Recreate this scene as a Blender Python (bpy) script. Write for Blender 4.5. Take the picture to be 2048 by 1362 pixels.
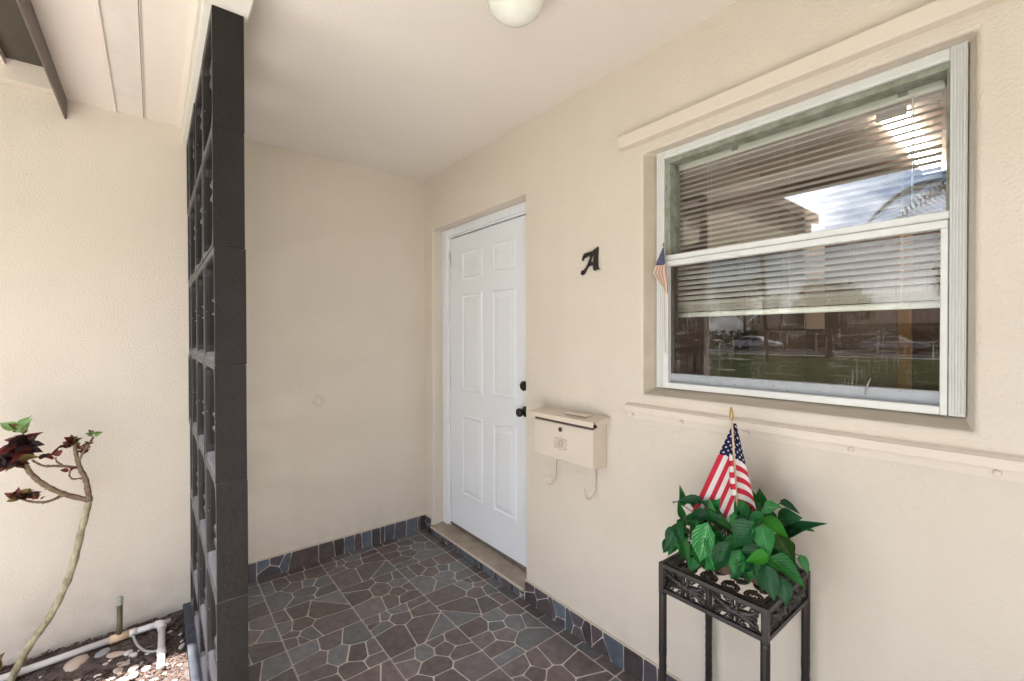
import bpy, bmesh, math, random
from mathutils import Vector, Matrix

# ------------------------------------------------------------------ camera, sky, sun, exposure
SC = bpy.context.scene
for o in list(bpy.data.objects):
    bpy.data.objects.remove(o)
COL = SC.collection
RAD = math.radians
EYE = Vector((0, 0, 1.354))
cam_d = bpy.data.cameras.new('camera')
cam = bpy.data.objects.new('camera', cam_d)
COL.objects.link(cam)
cam_d.sensor_width = 36
cam_d.lens = 890.63 / 2048 * 36
cam_d.clip_start = 0.02
cam_d.clip_end = 900
yaw, pitch, roll = 0.677487, -0.009164, -0.0023
fw = Vector((math.sin(yaw) * math.cos(pitch), math.cos(yaw) * math.cos(pitch), math.sin(pitch)))
rt = Vector((math.cos(yaw), -math.sin(yaw), 0))
up = rt.cross(fw)
rt2 = rt * math.cos(roll) + up * math.sin(roll)
up2 = up * math.cos(roll) - rt * math.sin(roll)
cam.matrix_world = Matrix.Translation(EYE) @ Matrix((rt2, up2, -fw)).transposed().to_4x4()
SC.camera = cam

SUN = Vector((-0.20, -0.27, 1.0)).normalized()          # direction towards the sun
elev = math.asin(SUN.z)
world = bpy.data.worlds.new('World')
SC.world = world
world.use_nodes = True
wn = world.node_tree.nodes
wl = world.node_tree.links
wn.clear()
w_out = wn.new('ShaderNodeOutputWorld')
w_bg = wn.new('ShaderNodeBackground')
w_bg.inputs['Strength'].default_value = 0.105
sky = wn.new('ShaderNodeTexSky')
sky.sky_type = 'NISHITA'
sky.sun_disc = False
sky.sun_elevation = elev
sky.sun_rotation = math.atan2(SUN.x, SUN.y)
sky.air_density = 1.0
sky.dust_density = 2.0
tc = wn.new('ShaderNodeTexCoord')
mp = wn.new('ShaderNodeMapping')
mp.inputs['Scale'].default_value = (1, 1, 2.6)
nz = wn.new('ShaderNodeTexNoise')
nz.inputs['Scale'].default_value = 2.4
nz.inputs['Detail'].default_value = 5
nz.inputs['Roughness'].default_value = 0.58
rp = wn.new('ShaderNodeValToRGB')
rp.color_ramp.elements[0].position = 0.46
rp.color_ramp.elements[1].position = 0.66
mx = wn.new('ShaderNodeMix')
mx.data_type = 'RGBA'
mx.inputs['B'].default_value = (18.0, 18.0, 18.4, 1)
wl.new(tc.outputs['Generated'], mp.inputs['Vector'])
wl.new(mp.outputs['Vector'], nz.inputs['Vector'])
wl.new(nz.outputs['Fac'], rp.inputs['Fac'])
wl.new(rp.outputs['Color'], mx.inputs['Factor'])
wl.new(sky.outputs['Color'], mx.inputs['A'])
wl.new(mx.outputs['Result'], w_bg.inputs['Color'])
wl.new(w_bg.outputs['Background'], w_out.inputs['Surface'])

sun_d = bpy.data.lights.new('sun', 'SUN')
sun_d.energy = 5.0
sun_d.angle = RAD(0.6)
sun_d.color = (1.0, 0.965, 0.91)
sun = bpy.data.objects.new('sun', sun_d)
COL.objects.link(sun)
sun.rotation_euler = SUN.to_track_quat('Z', 'Y').to_euler()
sun.location = (-4, -5, 20)

vs = SC.view_settings
vs.view_transform = 'Standard'
vs.look = 'None'
vs.gamma = 1
vs.use_curve_mapping = False
vs.exposure = 2.2
SC.render.engine = 'CYCLES'
SC.cycles.use_denoising = True
SC.cycles.use_adaptive_sampling = True
SC.cycles.adaptive_threshold = 0.03
SC.cycles.max_bounces = 7
SC.cycles.diffuse_bounces = 4
SC.cycles.glossy_bounces = 3
SC.cycles.transparent_max_bounces = 16
SC.cycles.sample_clamp_indirect = 8
SC.cycles.caustics_reflective = False
SC.cycles.caustics_refractive = False

# ------------------------------------------------------------------ main dimensions (metres)
X = 1.482          # face of the wall with the door and the window
Y = 2.822          # face of the wing wall that closes the porch
H = 2.44           # porch ceiling
GZ = -0.045        # planting bed
rnd = random.Random(7)

# ------------------------------------------------------------------ material helpers
MATS = {}


def mat(name, col, rough=0.6, spec=0.5, metal=0.0, var=0.0, vscale=6.0, col2=None, bump=0.0, bscale=60.0,
        bdetail=4.0, stretch=(1, 1, 1), trans=0.0, emit=None, estr=0.0, sub=0.0, randv=0.0, bdist=0.004):
    """A principled material: base colour mottled towards col2 by noise, fine relief by a second noise."""
    if name in MATS:
        return MATS[name]
    m = bpy.data.materials.new(name)
    MATS[name] = m
    m.use_nodes = True
    n = m.node_tree.nodes
    l = m.node_tree.links
    b = n['Principled BSDF']
    b.inputs['Base Color'].default_value = (*col, 1)
    b.inputs['Roughness'].default_value = rough
    b.inputs['Specular IOR Level'].default_value = spec
    b.inputs['Metallic'].default_value = metal
    b.inputs['Transmission Weight'].default_value = trans
    if emit:
        b.inputs['Emission Color'].default_value = (*emit, 1)
        b.inputs['Emission Strength'].default_value = estr
    t = n.new('ShaderNodeTexCoord')
    mpn = n.new('ShaderNodeMapping')
    mpn.inputs['Scale'].default_value = stretch
    l.new(t.outputs['Object'], mpn.inputs['Vector'])
    cur = None
    if var > 0:
        c2 = col2 or tuple(c * 0.7 for c in col)
        nn = n.new('ShaderNodeTexNoise')
        nn.inputs['Scale'].default_value = vscale
        nn.inputs['Detail'].default_value = 6
        nn.inputs['Roughness'].default_value = 0.62
        l.new(mpn.outputs['Vector'], nn.inputs['Vector'])
        r = n.new('ShaderNodeMapRange')
        r.inputs['From Min'].default_value = 0.35
        r.inputs['From Max'].default_value = 0.68
        r.inputs['To Max'].default_value = var
        l.new(nn.outputs['Fac'], r.inputs['Value'])
        mm = n.new('ShaderNodeMix')
        mm.data_type = 'RGBA'
        mm.inputs['A'].default_value = (*col, 1)
        mm.inputs['B'].default_value = (*c2, 1)
        l.new(r.outputs['Result'], mm.inputs['Factor'])
        cur = mm.outputs['Result']
    if randv > 0:
        oi = n.new('ShaderNodeObjectInfo')
        mr = n.new('ShaderNodeMapRange')
        mr.inputs['To Min'].default_value = 1 - randv
        mr.inputs['To Max'].default_value = 1 + randv
        l.new(oi.outputs['Random'], mr.inputs['Value'])
        hs = n.new('ShaderNodeHueSaturation')
        l.new(mr.outputs['Result'], hs.inputs['Value'])
        if cur:
            l.new(cur, hs.inputs['Color'])
        else:
            hs.inputs['Color'].default_value = (*col, 1)
        cur = hs.outputs['Color']
    if cur:
        l.new(cur, b.inputs['Base Color'])
    if bump > 0:
        nb = n.new('ShaderNodeTexNoise')
        nb.inputs['Scale'].default_value = bscale
        nb.inputs['Detail'].default_value = bdetail
        l.new(mpn.outputs['Vector'], nb.inputs['Vector'])
        bn = n.new('ShaderNodeBump')
        bn.inputs['Strength'].default_value = bump
        bn.inputs['Distance'].default_value = bdist
        l.new(nb.outputs['Fac'], bn.inputs['Height'])
        l.new(bn.outputs['Normal'], b.inputs['Normal'])
    return m


def nodes_of(m):
    return m.node_tree.nodes, m.node_tree.links, m.node_tree.nodes['Principled BSDF']


def specks(m, col, scale, thresh, amount=1.0):
    """Scatter small spots of another colour (chips, dirt) over a material."""
    n, l, b = nodes_of(m)
    t = n.new('ShaderNodeTexCoord')
    v = n.new('ShaderNodeTexVoronoi')
    v.inputs['Scale'].default_value = scale
    l.new(t.outputs['Object'], v.inputs['Vector'])
    lt = n.new('ShaderNodeMath')
    lt.operation = 'LESS_THAN'
    lt.inputs[1].default_value = thresh
    l.new(v.outputs['Distance'], lt.inputs[0])
    sepc = n.new('ShaderNodeSeparateColor')
    l.new(v.outputs['Color'], sepc.inputs['Color'])
    gt = n.new('ShaderNodeMath')
    gt.operation = 'GREATER_THAN'
    gt.inputs[1].default_value = 1 - amount
    l.new(sepc.outputs['Red'], gt.inputs[0])
    mu = n.new('ShaderNodeMath')
    mu.operation = 'MULTIPLY'
    l.new(lt.outputs[0], mu.inputs[0])
    l.new(gt.outputs[0], mu.inputs[1])
    mm = n.new('ShaderNodeMix')
    mm.data_type = 'RGBA'
    mm.inputs['B'].default_value = (*col, 1)
    old = b.inputs['Base Color'].links
    if old:
        l.new(old[0].from_socket, mm.inputs['A'])
    else:
        mm.inputs['A'].default_value = b.inputs['Base Color'].default_value
    l.new(mu.outputs[0], mm.inputs['Factor'])
    l.new(mm.outputs['Result'], b.inputs['Base Color'])


# walls and ceilings
STUCCO = mat('stucco_paint', (0.69, 0.615, 0.535), 0.75, 0.25, var=0.45, vscale=2.6, col2=(0.64, 0.565, 0.485), bump=0.7, bscale=130, bdetail=7)
specks(STUCCO, (0.25, 0.2, 0.16), 9, 0.022, 0.10)


def weathering(m, col, streak, splash):
    """Faint rain streaks down the wall and splashed dirt with ragged edges just above the floor."""
    n, l, b = nodes_of(m)
    t = n.new('ShaderNodeTexCoord')
    mp_ = n.new('ShaderNodeMapping'); mp_.inputs['Scale'].default_value = (9, 9, 0.7)
    l.new(t.outputs['Object'], mp_.inputs[0])
    n1 = n.new('ShaderNodeTexNoise'); n1.inputs['Scale'].default_value = 1.0; n1.inputs['Detail'].default_value = 5
    l.new(mp_.outputs[0], n1.inputs['Vector'])
    r1 = n.new('ShaderNodeMapRange')
    r1.inputs['From Min'].default_value = 0.5; r1.inputs['From Max'].default_value = 0.75; r1.inputs['To Max'].default_value = streak
    l.new(n1.outputs['Fac'], r1.inputs['Value'])
    n2 = n.new('ShaderNodeTexNoise'); n2.inputs['Scale'].default_value = 11; n2.inputs['Detail'].default_value = 6
    l.new(t.outputs['Object'], n2.inputs['Vector'])
    sp = n.new('ShaderNodeSeparateXYZ'); l.new(t.outputs['Object'], sp.inputs[0])
    r2 = n.new('ShaderNodeMapRange')
    r2.inputs['From Min'].default_value = 0.30; r2.inputs['From Max'].default_value = 0.02; r2.inputs['To Max'].default_value = 1.0
    l.new(sp.outputs['Z'], r2.inputs['Value'])
    r3 = n.new('ShaderNodeMapRange')
    r3.inputs['From Min'].default_value = 0.42; r3.inputs['From Max'].default_value = 0.68; r3.inputs['To Max'].default_value = splash
    l.new(n2.outputs['Fac'], r3.inputs['Value'])
    mu = n.new('ShaderNodeMath'); mu.operation = 'MULTIPLY'
    l.new(r2.outputs[0], mu.inputs[0]); l.new(r3.outputs[0], mu.inputs[1])
    ad = n.new('ShaderNodeMath'); ad.operation = 'ADD'; ad.use_clamp = True
    l.new(r1.outputs[0], ad.inputs[0]); l.new(mu.outputs[0], ad.inputs[1])
    mm = n.new('ShaderNodeMix'); mm.data_type = 'RGBA'
    mm.inputs['B'].default_value = (*col, 1)
    l.new(b.inputs['Base Color'].links[0].from_socket, mm.inputs['A'])
    l.new(ad.outputs[0], mm.inputs['Factor'])
    l.new(mm.outputs['Result'], b.inputs['Base Color'])


weathering(STUCCO, (0.36, 0.29, 0.225), 0.035, 0.25)
SMOOTH = mat('cream_paint', (0.72, 0.63, 0.55), 0.6, 0.3, var=0.25, vscale=5, col2=(0.66, 0.57, 0.49), bump=0.12, bscale=120)
CEIL = mat('ceiling_paint', (0.77, 0.71, 0.66), 0.8, 0.2, var=0.25, vscale=1.7, col2=(0.73, 0.665, 0.61), bump=0.45, bscale=95, bdetail=5)
SOFFIT = mat('soffit_metal_paint', (0.79, 0.71, 0.655), 0.55, 0.35, var=0.2, vscale=4, col2=(0.74, 0.65, 0.58), bump=0.06, bscale=30)
specks(SOFFIT, (0.2, 0.16, 0.12), 14, 0.03, 0.12)
FASCIA = mat('fascia_brown', (0.17, 0.135, 0.115), 0.55, 0.4, var=0.5, vscale=14, col2=(0.11, 0.085, 0.07), bump=0.1, bscale=40)
DARKSOF = mat('dark_soffit_board', (0.085, 0.07, 0.055), 0.6, 0.35, var=0.5, vscale=9, col2=(0.06, 0.05, 0.04), bump=0.15, bscale=40)
WHITE = mat('white_gloss_paint', (0.785, 0.80, 0.845), 0.38, 0.45, var=0.12, vscale=5, col2=(0.735, 0.748, 0.79), bump=0.05, bscale=50)
BEAM = mat('header_paint', (0.78, 0.75, 0.69), 0.6, 0.35, var=0.4, vscale=16, col2=(0.66, 0.60, 0.52), bump=0.35, bscale=45)
ALU = mat('white_aluminium', (0.74, 0.74, 0.73), 0.35, 0.5, var=0.35, vscale=22, col2=(0.60, 0.61, 0.59), bump=0.06, bscale=80)
specks(ALU, (0.12, 0.10, 0.08), 48, 0.055, 0.22)
MOSS = mat('weathered_window_frame', (0.33, 0.35, 0.30), 0.6, 0.3, var=0.9, vscale=26, col2=(0.17, 0.17, 0.11), bump=0.3, bscale=90)
RAIL = mat('grey_window_rail', (0.40, 0.42, 0.46), 0.4, 0.4, var=0.5, vscale=30, col2=(0.30, 0.31, 0.34), bump=0.1, bscale=90)
specks(RAIL, (0.06, 0.05, 0.04), 60, 0.11, 0.25)
SILLM = mat('shaded_soiled_stucco', (0.56, 0.485, 0.40), 0.85, 0.2, var=0.6, vscale=8, col2=(0.44, 0.375, 0.30), bump=0.5, bscale=70, stretch=(1, 0.35, 1))  # darker stucco: dirt and the reveal's shade both mixed into the colour
THRESH = mat('stained_threshold', (0.40, 0.335, 0.27), 0.7, 0.3, var=0.85, vscale=7, col2=(0.20, 0.155, 0.12), bump=0.3, bscale=60)
specks(THRESH, (0.62, 0.56, 0.5), 22, 0.06, 0.12)
BRONZE = mat('dark_bronze', (0.035, 0.032, 0.032), 0.3, 0.5, metal=0.7, var=0.3, vscale=30, col2=(0.06, 0.05, 0.045))
# breeze blocks
BLOCK = mat('charcoal_block_paint', (0.016, 0.012, 0.011), 0.45, 0.22, var=0.6, vscale=5, col2=(0.027, 0.023, 0.023), bump=0.4, bscale=70, bdetail=6)
specks(BLOCK, (0.45, 0.43, 0.41), 26, 0.07, 0.16)
specks(BLOCK, (0.33, 0.31, 0.30), 60, 0.09, 0.10)


def settled_dust(m, col, amount):
    """Dust that has settled on upward-facing surfaces."""
    n, l, b = nodes_of(m)
    ge = n.new('ShaderNodeNewGeometry')
    sx = n.new('ShaderNodeSeparateXYZ')
    l.new(ge.outputs['Normal'], sx.inputs[0])
    r = n.new('ShaderNodeMapRange')
    r.inputs['From Min'].default_value = 0.35
    r.inputs['From Max'].default_value = 0.9
    r.inputs['To Max'].default_value = amount
    l.new(sx.outputs['Z'], r.inputs['Value'])
    mm = n.new('ShaderNodeMix')
    mm.data_type = 'RGBA'
    mm.inputs['B'].default_value = (*col, 1)
    l.new(b.inputs['Base Color'].links[0].from_socket, mm.inputs['A'])
    l.new(r.outputs[0], mm.inputs['Factor'])
    l.new(mm.outputs['Result'], b.inputs['Base Color'])


settled_dust(BLOCK, (0.30, 0.29, 0.31), 0.9)
CURB = mat('slate_curb_paint', (0.045, 0.05, 0.066), 0.55, 0.3, var=0.8, vscale=14, col2=(0.11, 0.112, 0.135), bump=0.35, bscale=40)
# sky reflection on the screen's outer rims and nibs, put into the base colour
SKYLIT_RIM = mat('skylit_rim_tint', (0.048, 0.054, 0.062), 0.40, 0.4, var=0.6, vscale=8, col2=(0.034, 0.036, 0.042), bump=0.4, bscale=70)
specks(SKYLIT_RIM, (0.40, 0.39, 0.38), 40, 0.08, 0.12)
settled_dust(SKYLIT_RIM, (0.34, 0.335, 0.36), 0.9)
# floor
STONES = [
    mat('tile_stone_umber', (0.165, 0.132, 0.126), 0.34, 0.5, var=1.0, vscale=24, col2=(0.092, 0.072, 0.069), bump=0.35, bscale=70, randv=0.22),
    mat('tile_stone_plum', (0.120, 0.100, 0.102), 0.34, 0.5, var=1.0, vscale=22, col2=(0.185, 0.158, 0.155), bump=0.35, bscale=70, randv=0.22),
    mat('tile_stone_slate', (0.116, 0.121, 0.128), 0.34, 0.5, var=1.0, vscale=24, col2=(0.178, 0.181, 0.184), bump=0.35, bscale=70, randv=0.22),
    mat('tile_stone_brown', (0.098, 0.075, 0.069), 0.34, 0.5, var=1.0, vscale=24, col2=(0.160, 0.130, 0.121), bump=0.35, bscale=70, randv=0.22),
]
BSTONES = [
    mat('base_stone_umber', (0.075, 0.054, 0.056), 0.34, 0.45, var=0.9, vscale=20, col2=(0.115, 0.088, 0.088), bump=0.2, bscale=50, randv=0.3),
    mat('base_stone_slate', (0.085, 0.098, 0.125), 0.34, 0.45, var=0.9, vscale=20, col2=(0.135, 0.145, 0.165), bump=0.2, bscale=50, randv=0.3),
    mat('base_stone_plum', (0.098, 0.083, 0.092), 0.34, 0.45, var=0.9, vscale=20, col2=(0.068, 0.056, 0.066), bump=0.2, bscale=50, randv=0.3),
]
GROUT = mat('tile_grout', (0.64, 0.59, 0.56), 0.7, 0.3, var=0.8, vscale=4, col2=(0.38, 0.33, 0.30), bump=0.2, bscale=80)
JOINT = mat('joint_grout', (0.52, 0.46, 0.42), 0.8, 0.2, var=0.9, vscale=3, col2=(0.18, 0.125, 0.095), bump=0.2, bscale=80)
CAULK = mat('caulk_line', (0.60, 0.51, 0.42), 0.7, 0.3, var=0.4, vscale=12, col2=(0.45, 0.37, 0.30))
PLAINTILE = mat('tile_print_far', (0.16, 0.13, 0.125), 0.45, 0.4, var=0.6, vscale=10, col2=(0.11, 0.11, 0.11))
# small things
BLACKM = mat('black_iron', (0.022, 0.018, 0.018), 0.38, 0.5, metal=0.3, var=0.4, vscale=40, col2=(0.05, 0.035, 0.03), bump=0.2, bscale=90)
RUSTIRON = mat('worn_brown_iron', (0.055, 0.038, 0.032), 0.45, 0.5, metal=0.3, var=0.7, vscale=24, col2=(0.11, 0.07, 0.055), bump=0.25, bscale=80)
BOXP = mat('mailbox_paint', (0.69, 0.60, 0.51), 0.45, 0.45, var=0.3, vscale=8, col2=(0.62, 0.52, 0.43), bump=0.08, bscale=60)
EMBOSS = mat('relief_shadow_tone', (0.50, 0.425, 0.36), 0.5, 0.4)  # darker than the box, carrying the relief's shadow lines in its colour
BOXSHADE = mat('mailbox_opening_shade', (0.10, 0.07, 0.06), 0.7, 0.2)
BRASS = mat('aged_brass', (0.42, 0.29, 0.12), 0.32, 0.5, metal=0.9, var=0.4, vscale=60, col2=(0.28, 0.19, 0.08))
WOODSTICK = mat('pale_wood_stick', (0.62, 0.44, 0.33), 0.6, 0.3, var=0.4, vscale=40, col2=(0.5, 0.34, 0.25))
PVC = mat('white_pvc', (0.74, 0.70, 0.70), 0.35, 0.45, var=0.4, vscale=9, col2=(0.62, 0.56, 0.54))
PVCSTAIN = mat('stained_pvc', (0.60, 0.38, 0.18), 0.45, 0.4, var=0.7, vscale=20, col2=(0.70, 0.58, 0.47))
RISER = mat('olive_riser', (0.085, 0.07, 0.035), 0.5, 0.4, var=0.7, vscale=40, col2=(0.15, 0.12, 0.06), bump=0.2, bscale=120)
GREYTUBE = mat('grey_drip_tube', (0.36, 0.35, 0.32), 0.5, 0.4)
GLOBE = mat('frosted_lamp_glass', (0.87, 0.855, 0.80), 0.22, 0.5, var=0.9, vscale=14, col2=(0.77, 0.785, 0.70))
POTM = mat('terracotta_pot', (0.22, 0.13, 0.09), 0.7, 0.3, var=0.5, vscale=20, col2=(0.32, 0.22, 0.16))
MULCH = mat('bark_mulch', (0.075, 0.046, 0.037), 0.9, 0.2, var=0.9, vscale=26, col2=(0.20, 0.15, 0.13), bump=0.6, bscale=90)
SOIL = mat('bed_soil', (0.06, 0.045, 0.04), 0.95, 0.1, var=0.9, vscale=24, col2=(0.15, 0.122, 0.115), bump=0.8, bscale=70, bdist=0.01)
PEBBLES = [
    mat('pebble_white', (0.66, 0.62, 0.59), 0.55, 0.35, var=0.5, vscale=30, col2=(0.50, 0.45, 0.42), bump=0.2, bscale=60, randv=0.15),
    mat('pebble_grey', (0.36, 0.36, 0.36), 0.55, 0.35, var=0.5, vscale=30, col2=(0.26, 0.26, 0.26), bump=0.2, bscale=60, randv=0.15),
    mat('pebble_pink', (0.56, 0.43, 0.36), 0.6, 0.3, var=0.6, vscale=24, col2=(0.42, 0.33, 0.28), bump=0.2, bscale=60, randv=0.15),
]
BARK = mat('pale_green_stem', (0.46, 0.43, 0.28), 0.65, 0.3, var=1.0, vscale=38, col2=(0.20, 0.15, 0.10), bump=0.5, bscale=70, stretch=(1, 1, 0.6))
BARK2 = mat('reddish_stem', (0.15, 0.075, 0.06), 0.65, 0.3, var=0.9, vscale=60, col2=(0.26, 0.22, 0.13), bump=0.6, bscale=120)


def leaf_mat(name, c1, c2, veins=0.5, rough=0.32):
    """Leaf: pale midrib and feathered veins from the leaf's own UVs, translucent."""
    m = bpy.data.materials.new(name)
    m.use_nodes = True
    n, l, b = nodes_of(m)
    uv = n.new('ShaderNodeUVMap')
    sep = n.new('ShaderNodeSeparateXYZ')
    l.new(uv.outputs['UV'], sep.inputs[0])
    ab = n.new('ShaderNodeMath'); ab.operation = 'ABSOLUTE'
    l.new(sep.outputs['X'], ab.inputs[0])
    mid = n.new('ShaderNodeMapRange')
    mid.inputs['From Min'].default_value = 0.09
    mid.inputs['From Max'].default_value = 0.0
    l.new(ab.outputs[0], mid.inputs['Value'])
    # side veins: waves of (v - 0.55|u|)
    mu = n.new('ShaderNodeMath'); mu.operation = 'MULTIPLY_ADD'
    mu.inputs[1].default_value = -0.38
    l.new(ab.outputs[0], mu.inputs[0])
    l.new(sep.outputs['Y'], mu.inputs[2])
    sn = n.new('ShaderNodeMath'); sn.operation = 'MULTIPLY'
    sn.inputs[1].default_value = 52
    l.new(mu.outputs[0], sn.inputs[0])
    si = n.new('ShaderNodeMath'); si.operation = 'SINE'
    l.new(sn.outputs[0], si.inputs[0])
    vr = n.new('ShaderNodeMapRange')
    vr.inputs['From Min'].default_value = 0.3
    vr.inputs['From Max'].default_value = 1.0
    vr.inputs['To Max'].default_value = veins
    l.new(si.outputs[0], vr.inputs['Value'])
    nz = n.new('ShaderNodeTexNoise')
    nz.inputs['Scale'].default_value = 2.6
    nz.inputs['Detail'].default_value = 5
    oi = n.new('ShaderNodeObjectInfo')
    va = n.new('ShaderNodeVectorMath'); va.operation = 'ADD'
    cb = n.new('ShaderNodeCombineXYZ')
    ms = n.new('ShaderNodeMath'); ms.operation = 'MULTIPLY'; ms.inputs[1].default_value = 37
    l.new(oi.outputs['Random'], ms.inputs[0])
    l.new(ms.outputs[0], cb.inputs[2])
    l.new(uv.outputs['UV'], va.inputs[0])
    l.new(cb.outputs[0], va.inputs[1])
    l.new(va.outputs[0], nz.inputs['Vector'])
    nm = n.new('ShaderNodeMapRange')
    nm.inputs['From Min'].default_value = 0.4
    nm.inputs['From Max'].default_value = 0.66
    l.new(nz.outputs['Fac'], nm.inputs['Value'])
    vm = n.new('ShaderNodeMath'); vm.operation = 'MULTIPLY'
    l.new(vr.outputs[0], vm.inputs[0])
    l.new(nm.outputs[0], vm.inputs[1])
    mxn = n.new('ShaderNodeMath'); mxn.operation = 'MAXIMUM'
    l.new(vm.outputs[0], mxn.inputs[0])
    mm2 = n.new('ShaderNodeMath'); mm2.operation = 'MULTIPLY'; mm2.inputs[1].default_value = 0.7
    l.new(mid.outputs[0], mm2.inputs[0])
    l.new(mm2.outputs[0], mxn.inputs[1])
    mix = n.new('ShaderNodeMix'); mix.data_type = 'RGBA'
    mix.inputs['A'].default_value = (*c1, 1)
    mix.inputs['B'].default_value = (*c2, 1)
    l.new(mxn.outputs[0], mix.inputs['Factor'])
    hs = n.new('ShaderNodeHueSaturation')
    mr = n.new('ShaderNodeMapRange')
    mr.inputs['To Min'].default_value = 0.8
    mr.inputs['To Max'].default_value = 1.2
    l.new(oi.outputs['Random'], mr.inputs['Value'])
    l.new(mr.outputs[0], hs.inputs['Value'])
    l.new(mix.outputs['Result'], hs.inputs['Color'])
    l.new(hs.outputs['Color'], b.inputs['Base Color'])
    b.inputs['Roughness'].default_value = rough
    b.inputs['Specular IOR Level'].default_value = 0.32
    bn = n.new('ShaderNodeBump')
    bn.inputs['Strength'].default_value = 0.25
    bn.inputs['Distance'].default_value = 0.002
    l.new(si.outputs[0], bn.inputs['Height'])
    l.new(bn.outputs['Normal'], b.inputs['Normal'])
    tr = n.new('ShaderNodeBsdfTranslucent')
    l.new(hs.outputs['Color'], tr.inputs['Color'])
    ms2 = n.new('ShaderNodeMixShader')
    ms2.inputs[0].default_value = 0.2
    l.new(b.outputs[0], ms2.inputs[1])
    l.new(tr.outputs[0], ms2.inputs[2])
    l.new(ms2.outputs[0], n['Material Output'].inputs['Surface'])
    return m


LEAFM = [
    leaf_mat('leaf_deep_green', (0.008, 0.066, 0.020), (0.030, 0.155, 0.045), 0.45, 0.28),
    leaf_mat('leaf_dark_green', (0.012, 0.105, 0.016), (0.055, 0.24, 0.045), 0.5, 0.28),
    leaf_mat('leaf_mid_green', (0.010, 0.145, 0.024), (0.085, 0.33, 0.085), 0.6, 0.33),
    leaf_mat('leaf_fresh_green', (0.016, 0.195, 0.036), (0.13, 0.40, 0.125), 0.7, 0.33),
    leaf_mat('leaf_variegated', (0.030, 0.235, 0.062), (0.33, 0.52, 0.27), 0.9, 0.33),
    leaf_mat('leaf_lime', (0.03, 0.26, 0.010), (0.085, 0.38, 0.035), 0.5, 0.33),
    leaf_mat('leaf_olive', (0.03, 0.085, 0.008), (0.075, 0.16, 0.024), 0.5, 0.33),
]
SUCC_RED = leaf_mat('leaf_maroon', (0.13, 0.022, 0.02), (0.22, 0.07, 0.05), 0.4)
SUCC_GREEN = leaf_mat('leaf_pale_lime', (0.20, 0.36, 0.12), (0.38, 0.52, 0.26), 0.5)
SUCC_OLIVE = leaf_mat('leaf_bronze', (0.17, 0.12, 0.03), (0.30, 0.16, 0.08), 0.4)
SUCC_DARK = leaf_mat('leaf_dark_plum', (0.035, 0.015, 0.017), (0.09, 0.06, 0.05), 0.4)


def glass_mat(name, dust, ior=1.72):
    """Window glass: clear, mirrors by Fresnel, with a thin veil of dust and scratches."""
    m = bpy.data.materials.new(name)
    m.use_nodes = True
    n = m.node_tree.nodes
    l = m.node_tree.links
    n.clear()
    out = n.new('ShaderNodeOutputMaterial')
    fr = n.new('ShaderNodeFresnel')
    fr.inputs['IOR'].default_value = ior
    t = n.new('ShaderNodeBsdfTransparent')
    g = n.new('ShaderNodeBsdfGlossy')
    g.inputs['Roughness'].default_value = 0.0
    a = n.new('ShaderNodeMixShader')
    ge = n.new('ShaderNodeNewGeometry')          # only the face turned to the ray mirrors, so a thin pane does not trap light
    inv = n.new('ShaderNodeMath'); inv.operation = 'SUBTRACT'; inv.inputs[0].default_value = 1.0
    l.new(ge.outputs['Backfacing'], inv.inputs[1])
    fm_ = n.new('ShaderNodeMath'); fm_.operation = 'MULTIPLY'
    l.new(fr.outputs[0], fm_.inputs[0]); l.new(inv.outputs[0], fm_.inputs[1])
    l.new(fm_.outputs[0], a.inputs[0])
    l.new(t.outputs[0], a.inputs[1])
    l.new(g.outputs[0], a.inputs[2])
    d = n.new('ShaderNodeBsdfDiffuse')
    d.inputs['Color'].default_value = (0.62, 0.58, 0.54, 1)
    tc_ = n.new('ShaderNodeTexCoord')
    m1 = n.new('ShaderNodeMapping'); m1.inputs['Scale'].default_value = (1, 1, 0.05)
    m2 = n.new('ShaderNodeMapping'); m2.inputs['Scale'].default_value = (1, 0.06, 1)
    l.new(tc_.outputs['Object'], m1.inputs[0])
    l.new(tc_.outputs['Object'], m2.inputs[0])
    tot = None
    for mpn, sc_ in ((m1, 190), (m2, 170)):
        nn = n.new('ShaderNodeTexNoise')
        nn.inputs['Scale'].default_value = sc_
        nn.inputs['Detail'].default_value = 3
        l.new(mpn.outputs[0], nn.inputs['Vector'])
        r = n.new('ShaderNodeMapRange')
        r.inputs['From Min'].default_value = 0.58
        r.inputs['From Max'].default_value = 0.74
        r.inputs['To Max'].default_value = dust
        l.new(nn.outputs['Fac'], r.inputs['Value'])
        if tot is None:
            tot = r.outputs[0]
        else:
            ad = n.new('ShaderNodeMath'); ad.operation = 'ADD'
            l.new(tot, ad.inputs[0]); l.new(r.outputs[0], ad.inputs[1])
            tot = ad.outputs[0]
    big = n.new('ShaderNodeTexNoise')
    big.inputs['Scale'].default_value = 9
    big.inputs['Detail'].default_value = 6
    l.new(tc_.outputs['Object'], big.inputs['Vector'])
    rb = n.new('ShaderNodeMapRange')
    rb.inputs['From Min'].default_value = 0.42
    rb.inputs['From Max'].default_value = 0.7
    rb.inputs['To Min'].default_value = 0.1
    l.new(big.outputs['Fac'], rb.inputs['Value'])
    fin = n.new('ShaderNodeMath'); fin.operation = 'MULTIPLY'
    l.new(tot, fin.inputs[0]); l.new(rb.outputs[0], fin.inputs[1])
    mx2 = n.new('ShaderNodeMixShader')
    l.new(fin.outputs[0], mx2.inputs[0])
    l.new(a.outputs[0], mx2.inputs[1])
    l.new(d.outputs[0], mx2.inputs[2])
    l.new(mx2.outputs[0], out.inputs['Surface'])
    return m


GLASS = glass_mat('window_glass', 0.05, 2.9)
GLASS_DUSTY = glass_mat('dusty_window_glass', 0.26, 1.6)


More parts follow.
